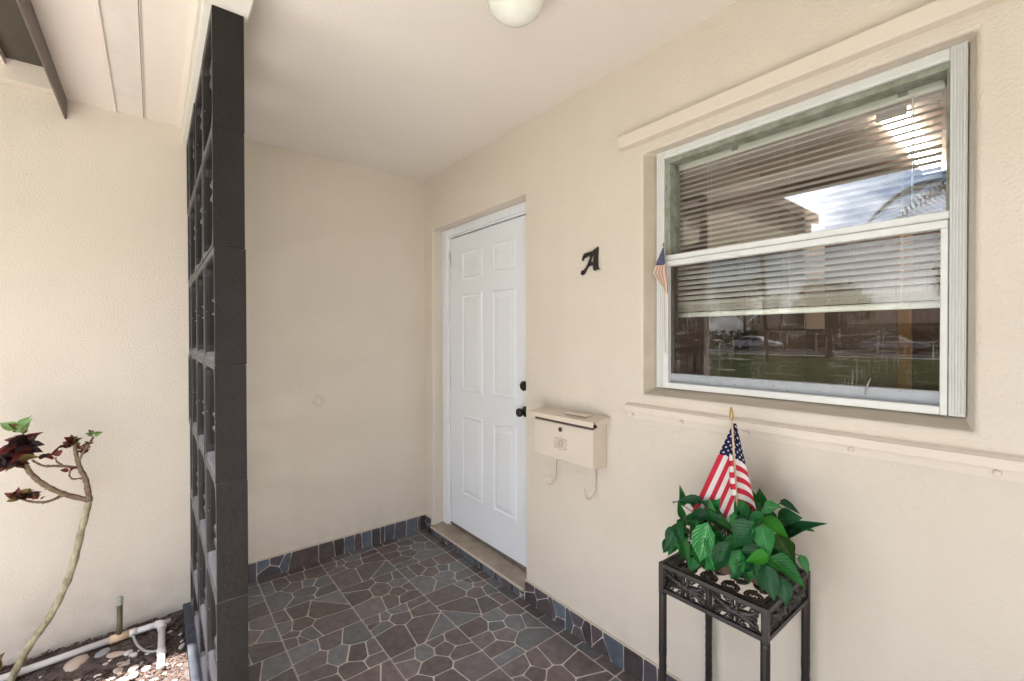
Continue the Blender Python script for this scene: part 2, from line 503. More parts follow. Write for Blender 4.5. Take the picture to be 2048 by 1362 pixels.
def flag_mat(name, red, white, blue):
    """Stripes and stars from UV: u along the fly, v down the hoist."""
    m = bpy.data.materials.new(name)
    m.use_nodes = True
    n, l, b = nodes_of(m)

    def math_(op, a, c=None, d=None):
        k = n.new('ShaderNodeMath'); k.operation = op
        for i, s in enumerate((a, c, d)):
            if s is None:
                continue
            if isinstance(s, (int, float)):
                k.inputs[i].default_value = s
            else:
                l.new(s, k.inputs[i])
        return k.outputs[0]
    uv = n.new('ShaderNodeUVMap')
    sep = n.new('ShaderNodeSeparateXYZ')
    l.new(uv.outputs['UV'], sep.inputs[0])
    u, v = sep.outputs['X'], sep.outputs['Y']
    st = math_('FLOOR', math_('MULTIPLY', v, 13.0))
    odd = math_('FLOORED_MODULO', st, 2.0)
    can = math_('MULTIPLY', math_('LESS_THAN', u, 0.4), math_('LESS_THAN', v, 7 / 13))
    a = math_('MULTIPLY', u, 12 / 0.4)
    bb = math_('MULTIPLY', v, 10 / (7 / 13))
    ra, rb_ = math_('ROUND', a), math_('ROUND', bb)
    da, db = math_('SUBTRACT', a, ra), math_('SUBTRACT', bb, rb_)
    dist = math_('SQRT', math_('ADD', math_('MULTIPLY', da, da), math_('MULTIPLY', db, db)))
    ang = math_('ARCTAN2', da, db)
    lim = math_('MULTIPLY_ADD', math_('COSINE', math_('MULTIPLY', ang, 5.0)), 0.08, 0.27)
    even = math_('LESS_THAN', math_('FLOORED_MODULO', math_('ADD', ra, rb_), 2.0), 0.5)
    star = math_('MULTIPLY', math_('LESS_THAN', dist, lim), even)

    def mix(f, A, B):
        k = n.new('ShaderNodeMix'); k.data_type = 'RGBA'
        l.new(f, k.inputs['Factor'])
        for s, i in ((A, 'A'), (B, 'B')):
            if isinstance(s, tuple):
                k.inputs[i].default_value = (*s, 1)
            else:
                l.new(s, k.inputs[i])
        return k.outputs['Result']
    c1 = mix(odd, red, white)
    c2 = mix(star, blue, white)
    c = mix(can, c1, c2)
    l.new(c, b.inputs['Base Color'])
    b.inputs['Roughness'].default_value = 0.8
    b.inputs['Specular IOR Level'].default_value = 0.2
    tr = n.new('ShaderNodeBsdfTranslucent')
    l.new(c, tr.inputs['Color'])
    ms2 = n.new('ShaderNodeMixShader'); ms2.inputs[0].default_value = 0.2
    l.new(b.outputs[0], ms2.inputs[1]); l.new(tr.outputs[0], ms2.inputs[2])
    l.new(ms2.outputs[0], n['Material Output'].inputs['Surface'])
    return m


FLAGM = flag_mat('flag_cloth', (0.58, 0.03, 0.06), (0.80, 0.74, 0.72), (0.014, 0.016, 0.06))
FLAGF = flag_mat('faded_flag_cloth', (0.62, 0.34, 0.28), (0.74, 0.62, 0.52), (0.035, 0.05, 0.15))

# perforated vent: fine holes too small to build
VENT = mat('perforated_vent', (0.78, 0.72, 0.67), 0.5, 0.35, var=0.35, vscale=7, col2=(0.55, 0.49, 0.44))
n, l, b = nodes_of(VENT)
t = n.new('ShaderNodeTexCoord')
v = n.new('ShaderNodeTexVoronoi')
v.inputs['Scale'].default_value = 72
v.inputs['Randomness'].default_value = 0.105
lt = n.new('ShaderNodeMath'); lt.operation = 'LESS_THAN'; lt.inputs[1].default_value = 0.33
l.new(t.outputs['Object'], v.inputs['Vector'])
l.new(v.outputs['Distance'], lt.inputs[0])
k = n.new('ShaderNodeMix'); k.data_type = 'RGBA'
k.inputs['B'].default_value = (0.20, 0.17, 0.15, 1)
l.new(b.inputs['Base Color'].links[0].from_socket, k.inputs['A'])
l.new(lt.outputs[0], k.inputs['Factor'])
l.new(k.outputs['Result'], b.inputs['Base Color'])

# slats: thin white vinyl that lets light through
SLATM = bpy.data.materials.new('blind_vinyl')
SLATM.use_nodes = True
n, l, b = nodes_of(SLATM)
b.inputs['Base Color'].default_value = (0.86, 0.84, 0.78, 1)
b.inputs['Roughness'].default_value = 0.45
tr = n.new('ShaderNodeBsdfTranslucent'); tr.inputs['Color'].default_value = (0.85, 0.82, 0.75, 1)
ms = n.new('ShaderNodeMixShader'); ms.inputs[0].default_value = 0.5
l.new(b.outputs[0], ms.inputs[1]); l.new(tr.outputs[0], ms.inputs[2])
l.new(ms.outputs[0], n['Material Output'].inputs['Surface'])
HEADRAIL = mat('blind_headrail', (0.80, 0.82, 0.71), 0.4, 0.4, var=0.2, vscale=12)
CLEAR = mat('clear_plastic_bracket', (0.75, 0.8, 0.74), 0.15, 0.6, trans=0.6)
CORD = mat('blind_cord', (0.72, 0.68, 0.6), 0.8, 0.2)
# kitchen
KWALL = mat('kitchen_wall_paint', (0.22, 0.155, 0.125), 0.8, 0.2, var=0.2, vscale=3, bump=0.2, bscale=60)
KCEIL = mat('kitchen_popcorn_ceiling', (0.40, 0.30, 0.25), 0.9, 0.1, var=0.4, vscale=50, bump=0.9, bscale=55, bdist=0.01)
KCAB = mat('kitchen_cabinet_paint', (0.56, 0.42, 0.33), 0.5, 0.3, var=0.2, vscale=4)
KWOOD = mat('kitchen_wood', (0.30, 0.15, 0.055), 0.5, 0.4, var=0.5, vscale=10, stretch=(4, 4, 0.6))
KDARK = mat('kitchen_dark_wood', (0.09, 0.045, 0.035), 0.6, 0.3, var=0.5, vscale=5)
TUBE = mat('fluorescent_diffuser', (0.9, 0.9, 0.86), 0.4, 0.3, emit=(1.0, 0.96, 0.86), estr=5.5)
ADDEDPANEL = mat('added_panel_brown', (0.085, 0.05, 0.038), 0.6, 0.3, var=0.3, vscale=3)
# street side
CONC = mat('concrete_walk', (0.50, 0.485, 0.46), 0.85, 0.2, var=0.5, vscale=3, col2=(0.42, 0.405, 0.38), bump=0.3, bscale=60)
ASPH = mat('asphalt', (0.055, 0.055, 0.057), 0.85, 0.2, var=0.5, vscale=4, bump=0.4, bscale=60)
LAWN = mat('lawn_grass', (0.036, 0.062, 0.016), 0.9, 0.1, var=0.9, vscale=1.6, col2=(0.065, 0.082, 0.026), bump=0.8, bscale=30, bdist=0.03)
TREELEAF = mat('street_tree_leaf', (0.045, 0.085, 0.02), 0.6, 0.3, randv=0.2, var=0.5, vscale=2)
TRUNKM = mat('street_tree_bark', (0.16, 0.12, 0.09), 0.9, 0.1, var=0.5, vscale=6, bump=0.6, bscale=20)
SHINGLE = mat('roof_shingle', (0.15, 0.12, 0.10), 0.9, 0.1, var=0.6, vscale=9, bump=0.5, bscale=20)
CARW = mat('white_car_paint', (0.75, 0.76, 0.78), 0.2, 0.5)
CARS = mat('silver_car_paint', (0.42, 0.44, 0.47), 0.25, 0.5, metal=0.4)
RUBBER = mat('tyre_rubber', (0.02, 0.02, 0.02), 0.8, 0.2)
CARGL = mat('dark_car_glass', (0.02, 0.025, 0.03), 0.05, 0.6)


# ------------------------------------------------------------------ mesh and object helpers
class MB:
    """Collects shapes (world or local metres) and links them as one mesh object."""

    def __init__(self):
        self.v, self.f, self.uv = [], [], []

    def add(self, vs, fs, uvs=None):
        o = len(self.v)
        self.v += [tuple(p) for p in vs]
        self.f += [tuple(i + o for i in f) for f in fs]
        if uvs is not None:
            self.uv += uvs
        return self

    def box(self, x0, x1, y0, y1, z0, z1):
        vs = [(x, y, z) for x in (x0, x1) for y in (y0, y1) for z in (z0, z1)]
        return self.add(vs, [(0, 1, 3, 2), (4, 6, 7, 5), (0, 4, 5, 1), (2, 3, 7, 6), (0, 2, 6, 4), (1, 5, 7, 3)])

    def prism(self, poly, axis, a, c):
        """Extrude a polygon of 2D points between a and c along an axis ('x': points are (y, z))."""
        def P(p, d):
            return {'x': (d, p[0], p[1]), 'y': (p[0], d, p[1]), 'z': (p[0], p[1], d)}[axis]
        n_ = len(poly)
        vs = [P(p, a) for p in poly] + [P(p, c) for p in poly]
        fs = [tuple(range(n_))[::-1], tuple(range(n_, 2 * n_))]
        fs += [(i, (i + 1) % n_, (i + 1) % n_ + n_, i + n_) for i in range(n_)]
        return self.add(vs, fs)

    def tube(self, pts, rad, seg=8, cap=True):
        pts = [Vector(p) for p in pts]
        if not isinstance(rad, (list, tuple)):
            rad = [rad] * len(pts)
        vs, fs = [], []
        nrm = None
        for i, p in enumerate(pts):
            d = (pts[min(i + 1, len(pts) - 1)] - pts[max(i - 1, 0)]).normalized()
            if nrm is None:
                ref = Vector((0, 0, 1)) if abs(d.z) < 0.9 else Vector((1, 0, 0))
                nrm = d.cross(ref).normalized()
            nrm = (nrm - d * nrm.dot(d)).normalized()
            bi = d.cross(nrm)
            for k_ in range(seg):
                a = 2 * math.pi * k_ / seg
                vs.append(p + (nrm * math.cos(a) + bi * math.sin(a)) * rad[i])
        for i in range(len(pts) - 1):
            for k_ in range(seg):
                q = (k_ + 1) % seg
                fs.append((i * seg + k_, i * seg + q, (i + 1) * seg + q, (i + 1) * seg + k_))
        if cap:
            fs.append(tuple(range(seg))[::-1])
            fs.append(tuple(range((len(pts) - 1) * seg, len(pts) * seg)))
        return self.add(vs, fs)

    def lathe(self, prof, axis_o, axis_d, seg=20):
        """Revolve (radius, height) pairs around an axis."""
        d = Vector(axis_d).normalized()
        ref = Vector((0, 0, 1)) if abs(d.z) < 0.9 else Vector((1, 0, 0))
        a = d.cross(ref).normalized()
        c = d.cross(a)
        o = Vector(axis_o)
        vs, fs = [], []
        for r, h in prof:
            for k_ in range(seg):
                t_ = 2 * math.pi * k_ / seg
                vs.append(o + d * h + (a * math.cos(t_) + c * math.sin(t_)) * max(r, 1e-5))
        for i in range(len(prof) - 1):
            for k_ in range(seg):
                q = (k_ + 1) % seg
                fs.append((i * seg + k_, i * seg + q, (i + 1) * seg + q, (i + 1) * seg + k_))
        fs.append(tuple(range(seg))[::-1])
        fs.append(tuple(range((len(prof) - 1) * seg, len(prof) * seg)))
        return self.add(vs, fs)

    def mesh(self, name, m, smooth=False):
        me = bpy.data.meshes.new(name)
        me.from_pydata(self.v, [], self.f)
        if self.uv:
            layer = me.uv_layers.new(name='UVMap')
            for lp in me.loops:
                layer.data[lp.index].uv = self.uv[lp.vertex_index]
        bm = bmesh.new()
        bm.from_mesh(me)
        if not self.uv:
            bmesh.ops.recalc_face_normals(bm, faces=bm.faces)
        bm.to_mesh(me)
        bm.free()
        if m is not None:
            me.materials.append(m)
        if smooth:
            me.shade_smooth()
        return me

    def build(self, name, m, parent=None, smooth=False, bevel=0.0, bseg=2):
        return link(name, self.mesh(name, m, smooth), parent, bevel=bevel, bseg=bseg)


WORLD = {}


def link(name, me, parent=None, at=None, rot=None, bevel=0.0, bseg=2):
    """Link a mesh; without `at` its vertices are world coordinates, whatever the parent."""
    o = bpy.data.objects.new(name, me)
    COL.objects.link(o)
    pw = WORLD.get(parent.name, Matrix()) if parent else Matrix()
    w = Matrix()
    if at is not None:
        w = Matrix.Translation(at) @ (rot if rot is not None else Matrix())
    if parent:
        o.parent = parent
        o.matrix_parent_inverse = Matrix()
        o.matrix_basis = pw.inverted() @ w
    else:
        o.matrix_basis = w
    WORLD[o.name] = w
    if bevel > 0:
        b_ = o.modifiers.new('bevel', 'BEVEL')
        b_.width = bevel
        b_.segments = bseg
        b_.limit_method = 'ANGLE'
        b_.angle_limit = RAD(40)
    return o


def tag(o, label, cat, group=None):
    o['label'] = label
    o['category'] = cat
    if group:
        o['group'] = group
    return o


def thing(name, label, cat, loc=(0, 0, 0), group=None):
    o = bpy.data.objects.new(name, None)
    COL.objects.link(o)
    o.empty_display_size = 0.05
    o.location = loc
    WORLD[o.name] = Matrix.Translation(loc)
    return tag(o, label, cat, group)


def struct(o, kind='structure'):
    o['kind'] = kind
    return o


def bm_box(*a):
    return MB().box(*a)

# ------------------------------------------------------------------ ground and street
g = MB()
g.add([(-120, -120, -0.13), (60, -120, -0.13), (60, 120, -0.13), (-120, 120, -0.13)], [(0, 1, 2, 3)])
struct(g.build('lawn', LAWN))
struct(bm_box(-3.4, 0.1045, -14, 1.7, -0.3, -0.055).build('front_walk', CONC, bevel=0.01))
struct(bm_box(0.1045, 1.48, -14, -4.2, -0.3, -0.05).build('porch_approach', CONC, bevel=0.01))
struct(bm_box(-30, -3.4, -9.5, -4.2, -0.3, -0.11).build('driveway', CONC, bevel=0.01))
struct(bm_box(-35.2, -33.9, -100, 100, -0.3, -0.10).build('pavement', CONC))
struct(bm_box(-48, -38.2, -100, 100, -0.3, -0.118).build('street', ASPH))
struct(bm_box(-38.2, -38.0, -100, 100, -0.3, -0.04).build('near_kerb', CONC, bevel=0.02))
struct(bm_box(-48.2, -48.0, -100, 100, -0.3, -0.04).build('far_kerb', CONC, bevel=0.02))

# planting bed: an uneven sheet of soil between the walk and the wing wall
bed = MB()
nx, ny = 90, 26
for j in range(ny + 1):
    for i in range(nx + 1):
        x = -4.4 + (4.4 + 0.104) * i / nx
        y = 1.705 + (Y - 1.705) * j / ny
        bed.v.append((x, y, GZ + rnd.uniform(-0.007, 0.007) + 0.012 * math.sin(x * 7) * math.sin(y * 9)))
for j in range(ny):
    for i in range(nx):
        a = j * (nx + 1) + i
        bed.f.append((a, a + 1, a + nx + 2, a + nx + 1))
struct(bed.build('planting_bed', SOIL, smooth=True))

# ------------------------------------------------------------------ the house
house = thing('house', 'cream stucco house with a covered porch, white door and window', 'building', (X, 0.0, 0.0))

# wall with door and window openings
DY0, DY1, DZ0, DZ1 = 1.733, 2.702, 0.06, 2.08
WY0, WY1, WZ0, WZ1 = 0.13, 1.032, 1.128, 2.060
ys = [-5.0, WY0, WY1, DY0, DY1, Y + 0.1]
zs = [-0.3, DZ0, WZ0, WZ1, DZ1, 2.62]
bm = bmesh.new()
gv = {(i, j): bm.verts.new((X, y, z)) for i, y in enumerate(ys) for j, z in enumerate(zs)}
for i in range(len(ys) - 1):
    for j in range(len(zs) - 1):
        yc, zc = (ys[i] + ys[i + 1]) / 2, (zs[j] + zs[j + 1]) / 2
        if WY0 < yc < WY1 and WZ0 < zc < WZ1 or DY0 < yc < DY1 and DZ0 < zc < DZ1:
            continue
        bm.faces.new((gv[i, j], gv[i, j + 1], gv[i + 1, j + 1], gv[i + 1, j]))


def ring(front, steps, soiled_shaded):
    prev = front
    n_ = len(front)
    for dep, pts in steps:
        cur = [bm.verts.new((X + dep, y, z)) for y, z in pts]
        for k_ in range(n_):
            f_ = bm.faces.new((prev[k_], prev[(k_ + 1) % n_], cur[(k_ + 1) % n_], cur[k_]))
            f_.material_index = 1 if k_ in soiled_shaded else 0
        prev = cur


ring([gv[1, 2], gv[2, 2], gv[2, 3], gv[1, 3]],
     [(0.062, [(0.150, 1.154), (1.004, 1.154), (1.004, 2.064), (0.150, 2.064)]),
      (0.2, [(0.150, 1.154), (1.004, 1.154), (1.004, 2.064), (0.150, 2.064)])], (0, 1))
dr = [gv[3, 1], gv[4, 1]] + [gv[4, j] for j in (2, 3, 4)] + [gv[3, 4], gv[3, 3], gv[3, 2]]
ring(dr, [(0.2, [(v_.co.y, v_.co.z) for v_ in dr])], ())
me = bpy.data.meshes.new('wall')
bmesh.ops.recalc_face_normals(bm, faces=bm.faces)
bm.to_mesh(me)
bm.free()
me.materials.append(STUCCO)
me.materials.append(SILLM)
w_ = link('wall', me, house, bevel=0.008, bseg=3)
w_['label'] = 'cream stucco front wall around the door and window'

bm_box(-2.35, X + 0.3, Y, Y + 0.2, -0.35, 2.62).build('wing_wall', STUCCO, house)['label'] = 'cream stucco wing wall behind the breeze block screen'
bm_box(-2.35, -2.15, Y + 0.2, Y + 6, -0.35, 2.62).build('wing_end_wall', STUCCO, house)

# dark panel added further along the unseen wing to dim the window's reflection
gd = MB().box(-2.2, -0.95, Y - 0.012, Y - 0.001, -0.04, 2.1).build('added_dark_panel', ADDEDPANEL, house)
gd['label'] = 'added dark brown panel on the wing wall that dims the window reflection'
for r_ in range(4):
    for k_ in range(2):
        MB().box(-2.15 + k_ * 0.6, -1.6 + k_ * 0.6, Y - 0.02, Y - 0.0122, 0.02 + r_ * 0.52, 0.47 + r_ * 0.52).build('added_panel_field', ADDEDPANEL, gd, bevel=0.004)
# ceiling, header over the screen, eave
bm_box(0.232, X + 0.0, -4.2, Y, H, H + 0.08).build('porch_ceiling', CEIL, house)
bm_box(0.118, 0.236, -4.2, Y, 2.335, H + 0.06).build('header_beam', BEAM, house, bevel=0.004)
SZ = 2.425
sof = MB().box(-0.297, -0.140, -4.2, Y, SZ, SZ + 0.02)
sof.build('soffit_panel', SOFFIT, house)
MB().box(-0.026, 0.118, -4.2, Y, SZ, SZ + 0.02).build('soffit_panel', SOFFIT, house)
MB().box(-0.128, -0.034, -4.2, Y, SZ - 0.001, SZ + 0.02).build('soffit_vent', VENT, house)
for x0, x1, d in ((-0.140, -0.128, 0.010), (-0.034, -0.031, 0.006), (-0.029, -0.026, 0.008)):
    MB().box(x0, x1, -4.2, Y, SZ - d, SZ + 0.02).build('soffit_rib', SOFFIT, house, bevel=0.002)
MB().box(-0.0312, -0.0288, -4.2, Y, SZ + 0.006, SZ + 0.02).build('soffit_groove', FASCIA, house)
MB().box(0.098, 0.1185, -4.2, Y, SZ - 0.010, SZ + 0.004).build('soffit_trim', SOFFIT, house, bevel=0.002)
MB().box(-0.305, -0.2965, -4.2, Y - 0.002, 2.333, 2.60).build('fascia', FASCIA, house, bevel=0.003)
# wing eave: dark board soffit with a cream frieze along the wall
MB().box(-0.472, -0.3055, 1.80, 2.772, 2.520, 2.545).build('wing_soffit', DARKSOF, house)
MB().box(-2.5, -0.472, 1.80, 2.772, 2.490, 2.545).build('wing_soffit_board', SOFFIT, house)
MB().box(-2.5, -0.3055, 2.772, Y - 0.001, 2.428, 2.58).build('frieze_board', SMOOTH, house, bevel=0.003)
MB().box(-2.5, -0.3055, 1.77, 1.80, 2.42, 2.62).build('wing_fascia', FASCIA, house, bevel=0.003)
# roofs
MB().prism([(-0.40, 2.60), (4.9, 3.95), (4.9, 4.05), (-0.40, 2.70)], 'y', -4.35, Y + 3).build('roof', SHINGLE, house)
MB().prism([(1.73, 2.60), (Y + 3.2, 3.75), (Y + 3.2, 3.85), (1.73, 2.70)], 'x', -2.6, -0.42).build('roof', SHINGLE, house)

# door opening: threshold, frame, door
th = MB()
th.add([(X - 0.014, DY0 + 0.002, 0.044), (X - 0.014, DY1 + 0.016, 0.044), (X + 0.20, DY1 + 0.016, 0.044), (X + 0.20, DY0 + 0.002, 0.044),
        (X - 0.014, DY0 + 0.002, 0.064), (X - 0.014, DY1 + 0.016, 0.064), (X + 0.20, DY1 + 0.016, 0.084), (X + 0.20, DY0 + 0.002, 0.084)],
       [(0, 3, 2, 1), (4, 5, 6, 7), (0, 1, 5, 4), (1, 2, 6, 5), (2, 3, 7, 6), (3, 0, 4, 7)])
th.build('threshold', THRESH, house, bevel=0.006, bseg=3)
MB().box(X - 0.0165, X - 0.0135, DY0 + 0.004, DY1 + 0.014, 0.045, 0.060).build('threshold_nosing', CAULK, house)
FX = X + 0.072
frame = MB().box(FX, FX + 0.09, 2.640, DY1 - 0.001, 0.07, 2.079).build('door_frame', WHITE, house, bevel=0.004)
MB().box(FX + 0.012, FX + 0.09, 2.622, 2.640, 0.072, 2.03).build('door_stop', WHITE, frame, bevel=0.003)
MB().box(FX, FX + 0.09, DY0 + 0.001, 1.785, 0.07, 2.079).build('jamb', WHITE, frame, bevel=0.004)
MB().box(FX + 0.001, FX + 0.09, 1.785, 2.640, 2.030, 2.079).build('head', WHITE, frame, bevel=0.004)
MB().box(FX + 0.013, FX + 0.09, 1.785, 2.622, 2.019, 2.030).build('door_stop', WHITE, frame, bevel=0.003)
DX = X + 0.090
door = MB().box(DX, DX + 0.042, 1.792, 2.617, 0.094, 2.012).build('door', WHITE, house, bevel=0.003)
door['label'] = 'white six-panel door'
MB().box(DX - 0.004, DX + 0.05, 1.79, 2.62, 0.0802, 0.0935).build('door_sweep', FASCIA, door)


def panel(y0, y1, z0, z1):
    loops = [(0.0, 0.0), (0.004, 0.005), (0.011, 0.006), (0.019, 0.0012), (0.024, 0.001), (0.046, 0.005), (0.05, 0.0053)]
    b_ = MB()
    vs = []
    for ins, h in loops:
        for y, z in ((y0 + ins, z0 + ins), (y1 - ins, z0 + ins), (y1 - ins, z1 - ins), (y0 + ins, z1 - ins)):
            vs.append((DX - h, y, z))
    fs = []
    for k_ in range(len(loops) - 1):
        for c in range(4):
            q = (c + 1) % 4
            fs.append((k_ * 4 + c, k_ * 4 + q, k_ * 4 + 4 + q, k_ * 4 + 4 + c))
    e = (len(loops) - 1) * 4
    fs.append((e, e + 1, e + 2, e + 3))
    b_.add(vs, fs)
    b_.build('door_panel', WHITE, door)


for z0, z1 in ((1.725, 1.905), (1.000, 1.627), (0.318, 0.842)):
    panel(2.243, 2.474, z0, z1)
    panel(1.918, 2.135, z0, z1)
for zc in (1.870, 1.055, 0.285):
    hg = MB()
    hg.tube([(FX + 0.004, 2.628, zc - 0.045), (FX + 0.004, 2.628, zc + 0.045)], 0.0065, 10)
    for dz in (-0.049, 0.046):
        hg.tube([(FX + 0.004, 2.628, zc + dz), (FX + 0.004, 2.628, zc + dz + 0.004)], 0.004, 8)
    hg.box(FX + 0.006, FX + 0.010, 2.612, 2.645, zc - 0.04, zc + 0.04)
    hg.build('hinge', WHITE, door)
kn = MB()
kn.lathe([(0.030, 0), (0.030, 0.004), (0.025, 0.008), (0.011, 0.011), (0.010, 0.024), (0.018, 0.031), (0.024, 0.041), (0.023, 0.052), (0.015, 0.058), (0.003, 0.060)],
         (DX, 1.836, 0.945), (-1, 0, 0), 24)
kn.build('door_knob', BRONZE, door, smooth=True)
db = MB()
db.lathe([(0.027, 0), (0.027, 0.008), (0.022, 0.014), (0.017, 0.015), (0.016, 0.019), (0.003, 0.019)], (DX, 1.848, 1.084), (-1, 0, 0), 24)
db.build('deadbolt', BRONZE, door)

# window: fluted casing, two sashes, panes
win = MB()
WX = X + 0.048
win.box(WX + 0.002, WX + 0.05, 0.1505, 0.1815, 1.1545, 2.0635)
casing = win.build('window', ALU, house, bevel=0.002)
casing['label'] = 'white aluminium single-hung window'
for k_ in range(5):
    MB().box(WX - 0.002, WX + 0.002, 0.1535 + k_ * 0.0056, 0.1563 + k_ * 0.0056, 1.16, 2.052).build('casing_flute', ALU, casing, bevel=0.001)
MB().box(WX + 0.002, WX + 0.05, 0.972, 1.0035, 1.1545, 2.0635).build('side_casing', ALU, casing, bevel=0.002)
for k_ in range(3):
    MB().box(WX - 0.002, WX + 0.002, 0.976 + k_ * 0.009, 0.981 + k_ * 0.009, 1.16, 2.05).build('casing_flute', ALU, casing, bevel=0.001)
MB().box(WX + 0.001, WX + 0.05, 0.1815, 0.972, 2.034, 2.0635).build('head_casing', ALU, casing, bevel=0.003)
MB().box(WX - 0.002, WX + 0.001, 0.190, 0.965, 2.041, 2.047).build('head_flute', ALU, casing, bevel=0.001)
# weathered inner frame of the upper sash
uf = MB().box(WX + 0.012, WX + 0.066, 0.1815, 0.972, 2.016, 2.034).build('upper_frame', MOSS, casing, bevel=0.003)
MB().box(WX + 0.012, WX + 0.085, 0.951, 0.972, 1.64, 2.016).build('upper_stile', MOSS, casing, bevel=0.003)
MB().box(WX + 0.012, WX + 0.085, 0.1815, 0.189, 1.64, 2.016).build('upper_stile', MOSS, casing, bevel=0.003)
MB().box(WX + 0.006, WX + 0.060, 0.1815, 0.972, 1.642, 1.664).build('upper_rail', ALU, casing, bevel=0.003)
# lower sash
LX = WX - 0.004
MB().box(LX, LX + 0.03, 0.1825, 0.971, 1.620, 1.6405).build('meeting_rail', ALU, casing, bevel=0.003)
MB().box(LX + 0.0006, LX + 0.03, 0.1825, 0.1965, 1.1555, 1.620).build('lower_stile', ALU, casing, bevel=0.002)
MB().box(LX + 0.0006, LX + 0.03, 0.950, 0.971, 1.1555, 1.620).build('lower_stile', ALU, casing, bevel=0.002)
MB().box(LX, LX + 0.03, 0.1965, 0.950, 1.1555, 1.177).build('bottom_rail', ALU, casing, bevel=0.003)
MB().box(LX + 0.022, LX + 0.05, 0.197, 0.9495, 1.177, 1.211).build('glazing_rail', RAIL, casing, bevel=0.002)
MB().box(LX + 0.022, LX + 0.05, 0.938, 0.950, 1.211, 1.620).build('glazing_stile', DARKSOF, casing)
up_ = MB().box(WX + 0.060, WX + 0.0635, 0.189, 0.951, 1.655, 2.016).build('pane', GLASS, casing)
lo_ = MB().box(LX + 0.030, LX + 0.0335, 0.197, 0.938, 1.211, 1.620).build('pane', GLASS_DUSTY, casing)
lo_['label'] = 'dusty lower window pane'
# cocoon and grime on the bottom rail
cc = MB().tube([(LX + 0.018, 0.350, 1.190), (LX + 0.014, 0.347, 1.205), (LX + 0.017, 0.342, 1.222), (LX + 0.022, 0.338, 1.236)], [0.0018, 0.0024, 0.0022, 0.001], 6)
tag(cc.build('insect_cocoon', GREYTUBE, None, smooth=True), 'thin pale insect cocoon stuck to the bottom window rail', 'cocoon')

# shutter tracks above and below the window
tr_ = MB().prism([(X, 2.098), (X - 0.030, 2.100), (X - 0.034, 2.104), (X - 0.034, 2.146), (X - 0.030, 2.150), (X, 2.150)], 'y', -1.2, 1.124)
tr_.build('upper_shutter_track', SMOOTH, house, bevel=0.002)
tk = MB().prism([(X, 1.030), (X - 0.003, 1.030), (X - 0.003, 1.056), (X - 0.022, 1.056), (X - 0.022, 1.080), (X - 0.017, 1.080), (X - 0.014, 1.084), (X, 1.090)], 'y', -1.2, 1.10)
track = tk.build('lower_shutter_track', SMOOTH, house, bevel=0.001)
for yy in (1.075, 0.865, 0.640, 0.365, 0.095, -0.2, -0.5):
    MB().lathe([(0.008, 0), (0.0075, 0.004), (0.004, 0.006), (0.001, 0.0062)], (X - 0.003, yy, 1.043), (-1, 0, 0), 14).build('screw_cap', SMOOTH, track, smooth=True)

# ------------------------------------------------------------------ kitchen behind the window
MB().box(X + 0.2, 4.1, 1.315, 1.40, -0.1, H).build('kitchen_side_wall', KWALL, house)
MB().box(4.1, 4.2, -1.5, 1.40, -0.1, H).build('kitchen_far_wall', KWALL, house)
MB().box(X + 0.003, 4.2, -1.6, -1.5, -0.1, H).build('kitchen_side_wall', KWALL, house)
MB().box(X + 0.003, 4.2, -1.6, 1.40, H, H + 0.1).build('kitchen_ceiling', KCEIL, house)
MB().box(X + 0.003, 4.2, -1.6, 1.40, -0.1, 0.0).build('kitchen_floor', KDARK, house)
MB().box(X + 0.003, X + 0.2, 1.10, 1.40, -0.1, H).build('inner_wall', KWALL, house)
MB().box(X + 0.24, X + 0.3, 1.40, Y + 0.2, -0.3, H + 0.1).build('door_light_stop', KDARK, house)  # unseen sheet added behind the door to stop light leaking through
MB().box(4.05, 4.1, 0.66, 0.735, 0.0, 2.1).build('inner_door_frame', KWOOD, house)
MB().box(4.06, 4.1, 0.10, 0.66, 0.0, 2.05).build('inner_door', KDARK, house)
cab = thing('kitchen_cabinet', 'cream wall cabinet with black handles seen through the lower pane', 'cabinet', (2.95, 1.12, 1.39))
MB().box(2.905, 3.22, 0.93, 1.314, 1.392, 2.1).build('cabinet_body', KCAB, cab, bevel=0.003)
for y0, y1 in ((1.19, 1.31), (1.062, 1.186), (0.933, 1.058)):
    MB().box(2.888, 2.9045, y0, y1, 1.395, 2.097).build('cabinet_door', KCAB, cab, bevel=0.003)
for yy in (1.205, 1.170, 1.045):
    MB().tube([(2.888, yy, 1.43), (2.868, yy, 1.43), (2.868, yy, 1.515), (2.888, yy, 1.515)], 0.005, 6).build('handle', BLACKM, cab)
ctr = thing('kitchen_counter', 'dark kitchen counter below the wall cabinet', 'counter', (3.0, 0.9, 0))
MB().box(2.75, 3.3, 0.8, 1.314, 0.0, 0.9).build('counter_body', KDARK, ctr)
MB().box(2.72, 3.3, 0.78, 1.314, 0.9, 0.94).build('counter_top', KWALL, ctr, bevel=0.004)
fl = thing('ceiling_light_panel', 'lit white fluorescent light on the kitchen ceiling', 'light fixture', (3.33, 0.53, 2.44))
MB().box(2.78, 3.90, 0.482, 0.582, 2.405, 2.4385).build('diffuser', TUBE, fl, bevel=0.006)
MB().box(2.765, 2.78, 0.475, 0.589, 2.40, 2.4385).build('end_cap', WHITE, fl)
MB().box(3.90, 3.915, 0.475, 0.589, 2.40, 2.4385).build('end_cap', WHITE, fl)

